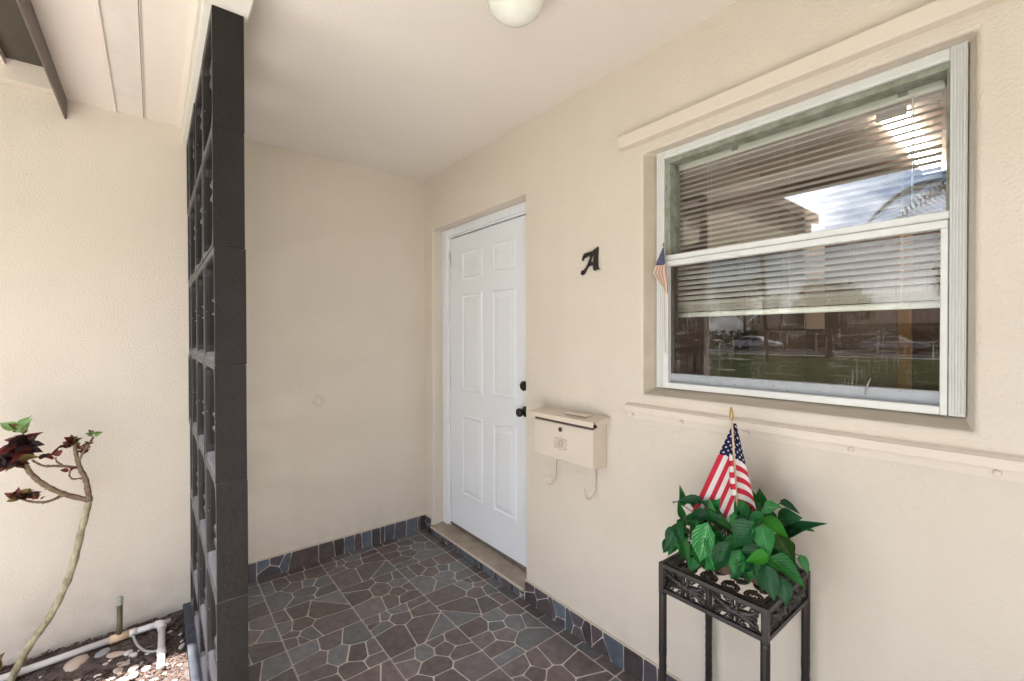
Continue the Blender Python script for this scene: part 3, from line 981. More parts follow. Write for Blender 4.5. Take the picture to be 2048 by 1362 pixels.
# ------------------------------------------------------------------ blind behind the panes
bl = thing('venetian_blind', 'half-lowered white venetian blind behind the window panes', 'blind', (X + 0.155, 0.59, 2.04))
BX = X + 0.138
MB().box(BX - 0.014, BX + 0.014, 0.200, 0.988, 2.006, 2.044).build('headrail', HEADRAIL, bl, bevel=0.004)
MB().box(BX - 0.016, BX - 0.0142, 0.200, 0.988, 2.000, 2.012).build('headrail_lip', HEADRAIL, bl)
MB().tube([(BX, 0.202, 1.436), (BX, 0.986, 1.436)], [0.010, 0.010], 10).build('bottom_rail', HEADRAIL, bl, smooth=True)
sl = MB()
NS = 5
for e in (0.206, 0.984):
    for k_ in range(NS):
        t_ = k_ / (NS - 1) * 2 - 1
        sl.v.append((t_ * 0.0125, e - 0.595, -0.0022 * t_ * t_ + 0.0015))
for k_ in range(NS - 1):
    sl.f.append((k_, k_ + 1, NS + k_ + 1, NS + k_))
slat_me = sl.mesh('slat', SLATM, True)
z = 1.992
zlist = []
while z > 1.482:
    zlist.append((z, 37 + rnd.uniform(-4, 4)))
    z -= 0.0196
for k_ in range(7):
    zlist.append((1.478 - k_ * 0.0045, 12 + rnd.uniform(-4, 4)))
for z, tilt in zlist:
    link('slat', slat_me, bl, at=(BX, 0.595, z), rot=Matrix.Rotation(-RAD(tilt), 4, 'Y') @ Matrix.Rotation(RAD(rnd.uniform(-0.08, 0.08)), 4, 'X'))
for yy in (0.835, 0.562, 0.285):
    for dx in (-0.012, 0.012):
        MB().tube([(BX + dx, yy, 2.0), (BX + dx, yy, 1.44)], 0.0006, 4).build('ladder_cord', CORD, bl)
MB().tube([(BX - 0.018, 0.262, 2.0), (BX - 0.022, 0.262, 1.70)], 0.003, 6).build('tilt_wand', CLEAR, bl)
for yy in (0.735, 0.283):
    MB().box(BX - 0.019, BX - 0.0165, yy - 0.011, yy + 0.011, 2.008, 2.046).build('bracket', CLEAR, bl, bevel=0.001)

# ------------------------------------------------------------------ tiled porch floor: printed flagstone tiles
floor = struct(MB().box(0.105, X, -4.2, Y, -0.42, -0.010).build('porch_floor', CURB, None, bevel=0.003))
MB().box(0.222, X, -4.2, Y, -0.010, -0.0032).build('joint_bed', JOINT, floor)
TP = 0.3283


def clip(poly, nx_, ny_, c):
    """Keep the part of a polygon where nx*x + ny*y <= c."""
    out = []
    for i in range(len(poly)):
        a, b_ = poly[i], poly[(i + 1) % len(poly)]
        da, db_ = nx_ * a[0] + ny_ * a[1] - c, nx_ * b_[0] + ny_ * b_[1] - c
        if da <= 0:
            out.append(a)
        if da * db_ < 0:
            t_ = da / (da - db_)
            out.append((a[0] + (b_[0] - a[0]) * t_, a[1] + (b_[1] - a[1]) * t_))
    return out


def area(p):
    return abs(sum(p[i][0] * p[(i + 1) % len(p)][1] - p[(i + 1) % len(p)][0] * p[i][1] for i in range(len(p)))) / 2


def flagstones(w, h, n_, seed, gap=0.0034, edge=0.0014):
    """Irregular stones (rounded polygons) filling a w x h tile about its centre."""
    r = random.Random(seed)
    for _ in range(40):
        pts = [(r.uniform(-w / 2, w / 2), r.uniform(-h / 2, h / 2)) for _ in range(n_)]
        for _ in range(3):
            cen = []
            for i, p in enumerate(pts):
                poly = [(-w / 2, -h / 2), (w / 2, -h / 2), (w / 2, h / 2), (-w / 2, h / 2)]
                for j, q in enumerate(pts):
                    if i != j:
                        dx, dy = q[0] - p[0], q[1] - p[1]
                        L = math.hypot(dx, dy)
                        poly = clip(poly, dx / L, dy / L, (dx * (p[0] + q[0]) + dy * (p[1] + q[1])) / 2 / L)
                        if not poly:
                            break
                if poly:
                    cx = sum(a[0] for a in poly) / len(poly)
                    cy = sum(a[1] for a in poly) / len(poly)
                    cen.append((p[0] * 0.55 + cx * 0.45, p[1] * 0.55 + cy * 0.45))
                else:
                    cen.append(p)
            pts = cen
        break
    wt = [r.uniform(-1, 1) * 0.0011 for _ in pts]
    res = []
    for i, p in enumerate(pts):
        poly = [(-w / 2 + edge, -h / 2 + edge), (w / 2 - edge, -h / 2 + edge), (w / 2 - edge, h / 2 - edge), (-w / 2 + edge, h / 2 - edge)]
        for j, q in enumerate(pts):
            if i != j and poly:
                dx, dy = q[0] - p[0], q[1] - p[1]
                L = math.hypot(dx, dy)
                off = (wt[i] - wt[j]) / (2 * L)
                poly = clip(poly, dx / L, dy / L, (dx * (p[0] + q[0]) + dy * (p[1] + q[1])) / 2 / L + off - gap * r.uniform(0.8, 1.15))
        if poly and area(poly) > 0.00022:
            # bend long edges a little, then round the corners
            bent = []
            for k_ in range(len(poly)):
                a, b_ = poly[k_], poly[(k_ + 1) % len(poly)]
                bent.append(a)
                L = math.hypot(b_[0] - a[0], b_[1] - a[1])
                onedge = max(abs(a[0]), abs(b_[0])) > w / 2 - 0.003 and abs(a[0] - b_[0]) < 0.002 or max(abs(a[1]), abs(b_[1])) > h / 2 - 0.003 and abs(a[1] - b_[1]) < 0.002
                if L > 0.035 and not onedge:
                    s_ = -r.uniform(0.0, 0.0022)
                    bent.append(((a[0] + b_[0]) / 2 - (b_[1] - a[1]) / L * s_, (a[1] + b_[1]) / 2 + (b_[0] - a[0]) / L * s_))
            rounded = []
            m_ = len(bent)
            for k_ in range(m_):
                a, b_ = bent[k_], bent[(k_ + 1) % m_]
                L = max(1e-6, math.hypot(b_[0] - a[0], b_[1] - a[1]))
                c = min(0.3, 0.0045 / L)
                rounded.append((a[0] + (b_[0] - a[0]) * c, a[1] + (b_[1] - a[1]) * c))
                rounded.append((a[0] + (b_[0] - a[0]) * (1 - c), a[1] + (b_[1] - a[1]) * (1 - c)))
            res.append((rounded, r))
    return res


def stone_mesh(poly, m):
    n_ = len(poly)
    cx = sum(p[0] for p in poly) / n_
    cy = sum(p[1] for p in poly) / n_
    vs = [(x, y, -0.0021) for x, y in poly]
    vs += [(x, y, -0.0006) for x, y in poly]
    vs += [(x + (cx - x) * 0.035, y + (cy - y) * 0.035, 0.0) for x, y in poly]
    fs = []
    for a in (0, n_):
        fs += [(a + i, a + (i + 1) % n_, a + n_ + (i + 1) % n_, a + n_ + i) for i in range(n_)]
    fs.append(tuple(range(2 * n_, 3 * n_)))
    return MB().add(vs, fs).mesh('stone', m)


def pick(r, mats_, wts):
    return r.choices(mats_, wts)[0]


PATTERNS = []
for s in (11, 24, 5, 42):
    PATTERNS.append([stone_mesh(p, pick(r, STONES, (4, 3, 3.6, 2.6))) for p, r in flagstones(TP - 0.004, TP - 0.004, 11, s)])
tile_me = MB().box(-TP / 2 + 0.002, TP / 2 - 0.002, -TP / 2 + 0.002, TP / 2 - 0.002, -0.0032, -0.0015).mesh('tile', GROUT)

xj = [0.222, 0.436, 0.436 + TP, 0.436 + 2 * TP, 0.436 + 3 * TP, X]
yj = [Y, 2.757] + [2.757 - TP * k_ for k_ in range(1, 22)]
for i in range(len(xj) - 1):
    for j in range(len(yj) - 1):
        x0, x1, y1, y0 = xj[i], xj[i + 1], yj[j], yj[j + 1]
        full = x1 - x0 > 0.32 and y1 - y0 > 0.32
        c = Vector(((x0 + x1) / 2, (y0 + y1) / 2, 0))
        near = y1 > 0.80
        if full:
            rot = Matrix.Rotation(RAD(90 * rnd.randrange(4)), 4, 'Z')
            t_ = link('tile', tile_me, floor, at=c, rot=rot)
            if near:
                for sm in PATTERNS[rnd.randrange(4)]:
                    link('stone', sm, t_, at=c, rot=rot)
        else:
            w, h = x1 - x0 - 0.004, y1 - y0 - 0.004
            t_ = link('tile', MB().box(-w / 2, w / 2, -h / 2, h / 2, -0.0032, -0.0015).mesh('tile', GROUT), floor, at=c)
            if near:
                for p, r in flagstones(w, h, max(3, int(w * h / 0.0095)), 100 + i * 20 + j):
                    link('stone', stone_mesh(p, pick(r, STONES, (4, 3, 3.6, 2.6))), t_, at=c)
        if not near:
            ang = None
            MB().box(c.x - (x1 - x0) / 2 + 0.004, c.x + (x1 - x0) / 2 - 0.004, c.y - (y1 - y0) / 2 + 0.004, c.y + (y1 - y0) / 2 - 0.004, -0.0015, 0).build('tile_face', PLAINTILE, t_)

# skirting tiles on the walls
skirt = thing('skirting', 'dark flagstone skirting tiles along the porch walls', 'skirting', (X, Y, 0))


def skirt_tile(origin, xdir, ln, ht, seed, n_):
    """A skirting tile: origin at its lower corner, running along xdir, facing the porch."""
    xd = Vector(xdir)
    zd = Vector((0, 0, 1))
    nd = xd.cross(zd)
    rot = Matrix((xd, zd, nd)).transposed().to_4x4()
    c = Vector(origin) + xd * ln / 2 + zd * ht / 2 + nd * 0.009
    t_ = link('tile', MB().box(-ln / 2 + 0.0008, ln / 2 - 0.0008, -ht / 2, ht / 2, -0.009, -0.0015).mesh('tile', GROUT), skirt, at=c, rot=rot)
    for p, r in flagstones(ln - 0.002, ht, n_, seed, gap=0.0024, edge=0.0012):
        link('stone', stone_mesh(p, pick(r, BSTONES, (4, 4, 3))), t_, at=c, rot=rot)


sk = 0
for x0, x1 in zip(xj[:-2] + [xj[-2]], xj[1:]):
    skirt_tile((x0, Y, -0.001), (1, 0, 0), x1 - x0, 0.103, 300 + sk, max(2, int((x1 - x0) / 0.056)))
    sk += 1
for y1, y0 in zip(yj[1:10], yj[2:11]):
    a, b_ = y1, y0
    if b_ >= DY0 - 0.001:
        skirt_tile((X, a, -0.001), (0, -1, 0), a - b_, 0.044, 340 + sk, 7)
    elif a > DY0:
        skirt_tile((X, a, -0.001), (0, -1, 0), a - DY0 - 0.004, 0.044, 340 + sk, 3)
        skirt_tile((X, DY0 - 0.001, -0.001), (0, -1, 0), DY0 - 0.001 - b_, 0.103, 360 + sk, 7)
    else:
        skirt_tile((X, a, -0.001), (0, -1, 0), a - b_, 0.103, 340 + sk, 7)
    sk += 1
skirt_tile((X, Y - 0.010, -0.001), (0, -1, 0), Y - 0.010 - DY1 - 0.019, 0.103, 333, 3)
for a in (MB().box(0.222, X, Y - 0.0095, Y, 0.102, 0.108), MB().box(X - 0.0095, X, -0.6, DY0 - 0.001, 0.102, 0.108),
          MB().box(X - 0.0095, X, DY1 + 0.018, Y - 0.0095, 0.102, 0.108)):
    a.build('caulk_line', CAULK, skirt, bevel=0.002)

# ------------------------------------------------------------------ breeze block screen
scr = thing('breeze_block_screen', 'dark charcoal breeze block screen standing at the edge of the porch', 'block screen', (0.18, 2.2, -0.01))
BW = 0.3549


def block_mesh(wy, wz):
    N = 48
    vs, fs = [], []
    hy, hz = wy / 2, wz / 2
    t_ = 0.019

    def se(ay, az, p, th):
        c, s = math.cos(th), math.sin(th)
        k_ = (abs(c) ** p + abs(s) ** p) ** (-1 / p)
        return ay * c * k_, az * s * k_
    prof = [(-0.041, hy, 160), (-0.041, hy - t_ + 0.010, 8), (-0.0385, hy - t_ + 0.0045, 8), (-0.034, hy - t_ + 0.0012, 8), (-0.026, hy - t_, 8),
            (0.026, hy - t_, 8), (0.034, hy - t_ + 0.0012, 8), (0.0385, hy - t_ + 0.0045, 8), (0.041, hy - t_ + 0.010, 8), (0.041, hy, 160)]
    NP = len(prof)
    for x, ay, p in prof:
        for k_ in range(N):
            y, z_ = se(ay, ay - hy + hz, p, 2 * math.pi * k_ / N)
            vs.append((x, y, z_))
    for r_ in range(NP):
        q = (r_ + 1) % NP
        for k_ in range(N):
            k2 = (k_ + 1) % N
            fs.append((r_ * N + k_, r_ * N + k2, q * N + k2, q * N + k_))
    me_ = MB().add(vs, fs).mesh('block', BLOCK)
    me_.materials.append(SKYLIT_RIM)
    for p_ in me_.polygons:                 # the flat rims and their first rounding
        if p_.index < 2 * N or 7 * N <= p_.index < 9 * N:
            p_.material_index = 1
    return me_


def nib_mesh(wy):
    b_ = MB()
    y0 = -wy / 2 + 0.014
    vs = []
    for k_ in range(10):
        a = 2 * math.pi * k_ / 10
        vs.append((math.cos(a) * 0.041, math.sin(a) * 0.0095))
    pts = []
    L = min(0.105, wy * 0.33)
    for y, s in ((y0, 1.0), (y0 + L * 0.7, 1.0), (y0 + L * 0.93, 0.88), (y0 + L, 0.5)):
        pts += [(x * s, y, z_ * s) for x, z_ in vs]
    fs = []
    for r_ in range(3):
        for k_ in range(10):
            k2 = (k_ + 1) % 10
            fs.append((r_ * 10 + k_, r_ * 10 + k2, r_ * 10 + 10 + k2, r_ * 10 + 10 + k_))
    fs.append(tuple(range(30, 40)))
    b_.add(pts, fs)
    return b_.mesh('nib', SKYLIT_RIM, True)


cols = [(1.5795 + 0.355 * (k_ + 0.5), BW) for k_ in range(3)] + [((1.5795 + 1.065 + Y) / 2, Y - 1.5795 - 1.065 - 0.0003)]
rows = [(2.3345 - 0.355 * (k_ + 0.5), BW) for k_ in range(6)] + [((2.3345 - 2.13 - 0.010) / 2, 2.3345 - 2.13 + 0.0098)]
cache = {}


def screen_blocks(root, cols_):
    for yc, wy in cols_:
        for zc, wz in rows:
            key = (round(wy, 4), round(wz, 4))
            if key not in cache:
                cache[key] = block_mesh(wy, wz)
            if wy not in cache:
                cache[wy] = nib_mesh(wy)
            jx = rnd.uniform(-0.0022, 0.0022)
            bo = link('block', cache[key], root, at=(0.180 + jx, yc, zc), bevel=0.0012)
            if wz > 0.3:
                for dz in (-0.021, 0.021):
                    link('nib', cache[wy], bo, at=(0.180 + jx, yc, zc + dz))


screen_blocks(scr, cols)
# an unseen second screen, added to block light on the wall beside the window
scr_blocker = thing('breeze_block_screen', 'added unseen breeze block screen along the porch edge, blocking light on the window wall', 'block screen', (0.18, -1.3, -0.01))
screen_blocks(scr_blocker, [(-0.30 - 0.355 * (k_ + 0.5), BW) for k_ in range(5)])

# ------------------------------------------------------------------ letter on the wall
AOUT= [(1.2492, 1.7329), (1.2484, 1.7253), (1.25, 1.7069), (1.2509, 1.6758), (1.2501, 1.6508), (1.2477, 1.6443), (1.2413, 1.6391), (1.2501, 1.6396), (1.2582, 1.6368), (1.2647, 1.635), (1.2712, 1.6396), (1.2737, 1.6474), (1.2728, 1.6611), (1.2877, 1.6605), (1.301, 1.6584), (1.3111, 1.6475), (1.3196, 1.635), (1.3265, 1.6268), (1.3368, 1.624), (1.3437, 1.628), (1.342, 1.6376), (1.3359, 1.6433), (1.3265, 1.6416), (1.3162, 1.6513), (1.3044, 1.6664), (1.296, 1.6819), (1.2885, 1.7037), (1.3043, 1.7008), (1.3196, 1.6979), (1.3298, 1.6941), (1.3324, 1.6868), (1.3367, 1.6886), (1.3333, 1.7023), (1.3272, 1.7118), (1.3213, 1.7148), (1.2976, 1.7177), (1.2761, 1.7195), (1.2662, 1.7256)]
AHOLE= [(1.272, 1.7151), (1.2703, 1.696), (1.2712, 1.6723), (1.2843, 1.6721), (1.2935, 1.6707), (1.2877, 1.6833), (1.2802, 1.7012)]
LEAVES= [[1.36, 0.792, 0.795, 1.34, 0.784, 0.86, 0.024, 1], [1.36, 0.749, 0.798, 1.34, 0.7, 0.837, 0.029, 0], [1.33, 0.676, 0.786, 1.31, 0.627, 0.882, 0.044, 3], [1.31, 0.671, 0.793, 1.29, 0.661, 0.864, 0.027, 4], [1.34, 0.777, 0.764, 1.32, 0.784, 0.815, 0.022, 1], [1.3, 0.676, 0.823, 1.28, 0.731, 0.771, 0.035, 0], [1.3, 0.733, 0.741, 1.28, 0.773, 0.754, 0.016, 0], [1.27, 0.74, 0.736, 1.25, 0.783, 0.661, 0.035, 2], [1.25, 0.723, 0.754, 1.23, 0.725, 0.677, 0.022, 0], [1.22, 0.632, 0.82, 1.2, 0.652, 0.704, 0.054, 4], [1.24, 0.61, 0.799, 1.22, 0.627, 0.706, 0.044, 2], [1.25, 0.694, 0.73, 1.23, 0.707, 0.697, 0.03, 3], [1.22, 0.674, 0.708, 1.2, 0.672, 0.674, 0.029, 2], [1.28, 0.631, 0.814, 1.26, 0.587, 0.812, 0.026, 1], [1.27, 0.583, 0.855, 1.25, 0.568, 0.801, 0.023, 3], [1.32, 0.577, 0.876, 1.3, 0.59, 0.819, 0.041, 2], [1.22, 0.51, 0.859, 1.2, 0.56, 0.79, 0.054, 0], [1.25, 0.542, 0.861, 1.23, 0.558, 0.817, 0.034, 0], [1.36, 0.553, 0.836, 1.34, 0.59, 0.887, 0.037, 1], [1.38, 0.559, 0.834, 1.36, 0.551, 0.912, 0.046, 1], [1.33, 0.531, 0.868, 1.31, 0.479, 0.897, 0.036, 4], [1.29, 0.513, 0.869, 1.27, 0.546, 0.826, 0.032, 3], [1.4, 0.509, 0.878, 1.38, 0.459, 0.871, 0.021, 0], [1.36, 0.505, 0.836, 1.34, 0.445, 0.873, 0.051, 0], [1.3, 0.515, 0.855, 1.28, 0.448, 0.834, 0.035, 5], [1.36, 0.476, 0.805, 1.34, 0.388, 0.874, 0.036, 0], [1.22, 0.489, 0.862, 1.2, 0.466, 0.799, 0.048, 2], [1.29, 0.478, 0.824, 1.27, 0.427, 0.767, 0.038, 6], [1.21, 0.568, 0.791, 1.19, 0.606, 0.701, 0.04, 0], [1.22, 0.489, 0.805, 1.2, 0.56, 0.746, 0.03, 0], [1.2, 0.468, 0.799, 1.18, 0.513, 0.778, 0.032, 5], [1.21, 0.46, 0.79, 1.19, 0.382, 0.767, 0.046, 1], [1.25, 0.475, 0.784, 1.23, 0.41, 0.791, 0.035, 0], [1.19, 0.469, 0.776, 1.17, 0.439, 0.708, 0.039, 0], [1.2, 0.432, 0.758, 1.18, 0.419, 0.7, 0.036, 0], [1.21, 0.536, 0.745, 1.19, 0.559, 0.707, 0.028, 0], [1.38, 0.452, 0.749, 1.36, 0.427, 0.718, 0.022, 4], [1.37, 0.668, 0.82, 1.35, 0.611, 0.856, 0.039, 0], [1.25, 0.517, 0.802, 1.23, 0.487, 0.792, 0.031, 1], [1.25, 0.541, 0.783, 1.23, 0.553, 0.756, 0.029, 2], [1.23, 0.518, 0.754, 1.21, 0.529, 0.731, 0.028, 0], [1.33, 0.469, 0.799, 1.31, 0.446, 0.772, 0.026, 0], [1.3, 0.617, 0.766, 1.28, 0.591, 0.753, 0.031, 0], [1.34, 0.509, 0.776, 1.32, 0.513, 0.807, 0.032, 0]]
PEB= [[-0.264, 2.622, 0.062, 0.039, 2], [-0.188, 2.64, 0.032, 0.026, 1], [-0.137, 2.594, 0.041, 0.019, 2], [-0.098, 2.578, 0.018, 0.016, 0], [-0.078, 2.545, 0.021, 0.015, 0], [-0.059, 2.573, 0.011, 0.008, 0], [-0.111, 2.505, 0.031, 0.012, 2], [-0.126, 2.464, 0.03, 0.016, 2], [-0.169, 2.552, 0.017, 0.009, 2], [-0.19, 2.488, 0.018, 0.009, 0], [-0.185, 2.455, 0.016, 0.008, 0], [-0.158, 2.43, 0.013, 0.007, 0], [-0.073, 2.39, 0.025, 0.017, 0], [-0.111, 2.394, 0.028, 0.012, 0], [-0.076, 2.441, 0.02, 0.016, 2], [-0.035, 2.408, 0.017, 0.015, 0], [0.038, 2.747, 0.025, 0.017, 1], [0.048, 2.642, 0.012, 0.011, 0], [0.088, 2.487, 0.012, 0.019, 0], [0.089, 2.532, 0.007, 0.007, 0], [0.03, 2.384, 0.011, 0.012, 0], [0.023, 2.328, 0.012, 0.008, 2], [-0.034, 2.355, 0.006, 0.006, 0], [-0.054, 2.459, 0.01, 0.015, 1], [-0.306, 2.544, 0.012, 0.006, 0], [-0.251, 2.508, 0.02, 0.006, 2], [-0.142, 2.433, 0.012, 0.006, 0], [-0.212, 2.51, 0.012, 0.006, 2], [-0.094, 2.521, 0.012, 0.007, 0], [-0.016, 2.317, 0.01, 0.007, 0], [-0.002, 2.313, 0.009, 0.006, 2], [0.056, 2.37, 0.007, 0.008, 0], [-0.049, 2.334, 0.016, 0.009, 2], [0.088, 2.594, 0.007, 0.009, 0], [-0.218, 2.471, 0.014, 0.006, 1], [-0.156, 2.572, 0.01, 0.006, 0]]


def outline_mesh(name, outer, holes, m, x_face, depth, bev):
    """Flat lettering: filled outline in the (y, z) plane facing -x, with real thickness."""
    cu = bpy.data.curves.new(name, 'CURVE')
    cu.dimensions = '2D'
    cu.fill_mode = 'BOTH'
    cu.extrude = depth / 2 - bev
    cu.bevel_depth = bev
    cu.bevel_resolution = 1
    for pts in [outer] + holes:
        sp = cu.splines.new('POLY')
        sp.points.add(len(pts) - 1)
        for i, (y, z_) in enumerate(pts):
            sp.points[i].co = (-y, z_, 0, 1)
        sp.use_cyclic_u = True
    tmp = bpy.data.objects.new(name, cu)
    COL.objects.link(tmp)
    dg = bpy.context.evaluated_depsgraph_get()
    me_ = bpy.data.meshes.new_from_object(tmp.evaluated_get(dg))
    bpy.data.objects.remove(tmp)
    for v_ in me_.vertices:
        a, b_, c = v_.co
        v_.co = (x_face - c, -a, b_)
    me_.materials.clear()
    me_.materials.append(m)
    return me_


tag(link('house_letter', outline_mesh('house_letter', AOUT, [AHOLE], BLACKM, X - 0.007, 0.008, 0.0012)),
    'black metal gothic letter A fixed to the cream wall', 'letter')

# ------------------------------------------------------------------ round wall plug
pl = MB().lathe([(0.034, 0), (0.034, 0.003), (0.031, 0.008), (0.0235, 0.009), (0.021, 0.005), (0.0205, 0.004), (0.017, 0.010), (0.010, 0.013), (0.002, 0.0135)],
                (0.774, Y, 0.964), (0, -1, 0), 28)
tag(pl.build('wall_plug', STUCCO, None, smooth=True), 'small round painted plug on the wing wall left of the door', 'wall plug')

# ------------------------------------------------------------------ porch ceiling lamp
lamp = thing('ceiling_lamp', 'frosted glass dome lamp on the porch ceiling, cut by the top edge', 'lamp', (0.87, 1.06, H))
MB().lathe([(0.075, 0), (0.075, 0.012), (0.066, 0.022), (0.06, 0.03)], (0.87, 1.06, H), (0, 0, -1), 28).build('lamp_base', BOXP, lamp, smooth=True)
MB().lathe([(0.060, 0.022), (0.076, 0.034), (0.086, 0.050), (0.086, 0.066), (0.076, 0.086), (0.056, 0.104), (0.030, 0.118), (0.008, 0.123)],
           (0.87, 1.06, H), (0, 0, -1), 32).build('lamp_globe', GLOBE, lamp, smooth=True)

# ------------------------------------------------------------------ mailbox
mbx = thing('mailbox', 'cream metal wall mailbox with monogram and newspaper hooks beside the door', 'mailbox', (X, 1.385, 0.80))
MB().prism([(X - 0.001, 0.802), (X - 0.088, 0.808), (X - 0.090, 0.968), (X - 0.001, 0.996)], 'y', 1.207, 1.565).build('box_body', BOXP, mbx, bevel=0.003)
MB().box(X - 0.086, X - 0.004, 1.210, 1.562, 0.955, 0.9815).build('opening_shade', BOXSHADE, mbx)  # dark slab standing for the shade in the opening under the lid
lid = MB().prism([(X - 0.002, 1.017), (X - 0.104, 1.004), (X - 0.108, 0.984), (X - 0.106, 0.984), (X - 0.102, 1.002), (X - 0.002, 1.0145)], 'y', 1.190, 1.586)
lid = lid.build('lid', BOXP, mbx, bevel=0.0008)
MB().prism([(X - 0.002, 1.0155), (X - 0.098, 1.0033), (X - 0.080, 0.984), (X - 0.002, 0.990)], 'y', 1.188, 1.1898).build('lid_flange', BOXP, lid)
MB().prism([(X - 0.002, 1.0155), (X - 0.098, 1.0033), (X - 0.080, 0.984), (X - 0.002, 0.990)], 'y', 1.5862, 1.588).build('lid_flange', BOXP, lid)
MB().prism([(X - 0.025, 1.0145), (X - 0.070, 1.013), (X - 0.070, 1.0185), (X - 0.03, 1.0225)], 'y', 1.262, 1.385).build('lid_tab', BOXP, lid, bevel=0.001)
lk = MB().lathe([(0.0105, 0), (0.0105, 0.003), (0.007, 0.004), (0.006, 0.002), (0.001, 0.002)], (X - 0.0893, 1.392, 0.944), (-1, 0, 0), 18)
lk.build('lock', RUSTIRON, mbx)
em = MB()
EC, EX = (1.392, 0.882), X - 0.0896


def epath(f, n_=40, r=0.0015, closed=False):
    em.tube([(EX, EC[0] + f(k_ / n_)[0], EC[1] + f(k_ / n_)[1]) for k_ in range(n_ + 1)], r, 5)


TAU = 2 * math.pi
epath(lambda t: ((0.034 + 0.0035 * math.cos(8 * TAU * t)) * math.cos(TAU * t), (0.026 + 0.003 * math.cos(8 * TAU * t)) * math.sin(TAU * t)), 72)
for dy in (-0.011, 0.0, 0.011):
    epath(lambda t: (dy + 0.0075 * math.cos(TAU * t), 0.0165 * math.sin(TAU * t)), 28)
epath(lambda t: (0.017 * math.cos(TAU * t), 0.010 * math.sin(TAU * t)), 32)
for sx in (-1, 1):
    for sz in (-1, 1):
        epath(lambda t: (sx * (0.032 + 0.008 * (1 - t) * math.cos(5 * t)), sz * (0.016 + 0.008 * (1 - t) * math.sin(5 * t))), 16)
em.build('monogram', EMBOSS, mbx, smooth=True)
for yy in (1.500, 1.262):
    MB().tube([(X - 0.012, yy, 0.815), (X - 0.012, yy, 0.74), (X - 0.016, yy, 0.700), (X - 0.026, yy, 0.676), (X - 0.042, yy, 0.664), (X - 0.060, yy, 0.668),
               (X - 0.073, yy, 0.684), (X - 0.078, yy, 0.704), (X - 0.079, yy, 0.712)], 0.0038, 8).build('paper_hook', BOXP, mbx, smooth=True)

# ------------------------------------------------------------------ plant stand
SX0, SX1, SY0, SY1, SZ0, SZ1 = 1.170, 1.460, 0.455, 0.757, 0.594, 0.679
st = thing('plant_stand', 'black iron plant stand with scrollwork rim and turned legs', 'plant stand', ((SX0 + SX1) / 2, (SY0 + SY1) / 2, 0))


def bar(x0, x1, y0, y1, z0, z1, m=BLACKM, nm='rim_bar'):
    return MB().box(x0, x1, y0, y1, z0, z1).build(nm, m, st, bevel=0.0015)


e = 0.013
for z0, z1 in ((SZ0, SZ0 + 0.013), (SZ1 - 0.013, SZ1)):
    bar(SX0, SX0 + e, SY0 + e, SY1 - e, z0, z1)
    bar(SX1 - e, SX1, SY0 + e, SY1 - e, z0, z1)
    bar(SX0 + e, SX1 - e, SY0, SY0 + e, z0, z1)
    bar(SX0 + e, SX1 - e, SY1 - e, SY1, z0, z1)
for x in (SX0, SX1 - e):
    for y in (SY0, SY1 - e):
        bar(x - 0.001, x + e + 0.001, y - 0.001, y + e + 0.001, SZ0 - 0.004, SZ1 + 0.001, nm='corner_post')
# scrolls in the rim: spirals and leaves, flat iron
ZC, ZH = (SZ0 + SZ1) / 2, (SZ1 - SZ0) / 2 - 0.013


def scrolls(P, length, n_rep, nm):
    """P(s, z) maps along-the-panel distance and height to a point; fill with mirrored iron scrolls and leaves."""
    b_ = MB()
    w = length / n_rep
    for k_ in range(n_rep):
        c = w * (k_ + 0.5)
        for sx in (-1, 1):
            for sz in (-1, 1):
                for off, rr, tw in ((0.33, 0.0125, 0.0), (0.14, 0.0085, 1.4)):
                    pts = []
                    for i in range(18):
                        t_ = i / 17
                        r_ = rr * (1 - 0.74 * t_)
                        a = -1.2 + tw + 7.2 * t_
                        pts.append(P(c + sx * (w * off + r_ * math.cos(a)), ZC + sz * (ZH - rr * 0.95 + r_ * math.sin(a) * 0.85)))
                    b_.tube(pts, [0.0036 * (1 - 0.35 * i / 17) for i in range(18)], 5)
                b_.tube([P(c, ZC), P(c + sx * w * 0.16, ZC + sz * 0.004), P(c + sx * w * 0.30, ZC + sz * 0.010), P(c + sx * w * 0.46, ZC + sz * (ZH - 0.001))], [0.010, 0.0095, 0.0065, 0.0026], 6)
                b_.tube([P(c, ZC), P(c + sx * w * 0.05, ZC + sz * 0.012), P(c + sx * w * 0.04, ZC + sz * ZH)], [0.009, 0.006, 0.003], 6)
        b_.tube([P(c - w * 0.40, ZC), P(c - w * 0.1, ZC), P(c, ZC), P(c + w * 0.1, ZC), P(c + w * 0.40, ZC)], [0.004, 0.010, 0.0125, 0.010, 0.004], 6)
        b_.tube([P(w * k_ + 0.001, ZC - ZH), P(w * k_ + 0.001, ZC + ZH)], 0.0040, 5)
    b_.build(nm, BLACKM, st, smooth=True)


scrolls(lambda s, z_: (SX0 + 0.006, SY0 + e + s, z_), SY1 - SY0 - 2 * e, 2, 'scroll_panel')
scrolls(lambda s, z_: (SX1 - 0.006, SY0 + e + s, z_), SY1 - SY0 - 2 * e, 2, 'scroll_panel')
scrolls(lambda s, z_: (SX0 + e + s, SY0 + 0.006, z_), SX1 - SX0 - 2 * e, 2, 'scroll_panel')
scrolls(lambda s, z_: (SX0 + e + s, SY1 - 0.006, z_), SX1 - SX0 - 2 * e, 2, 'scroll_panel')
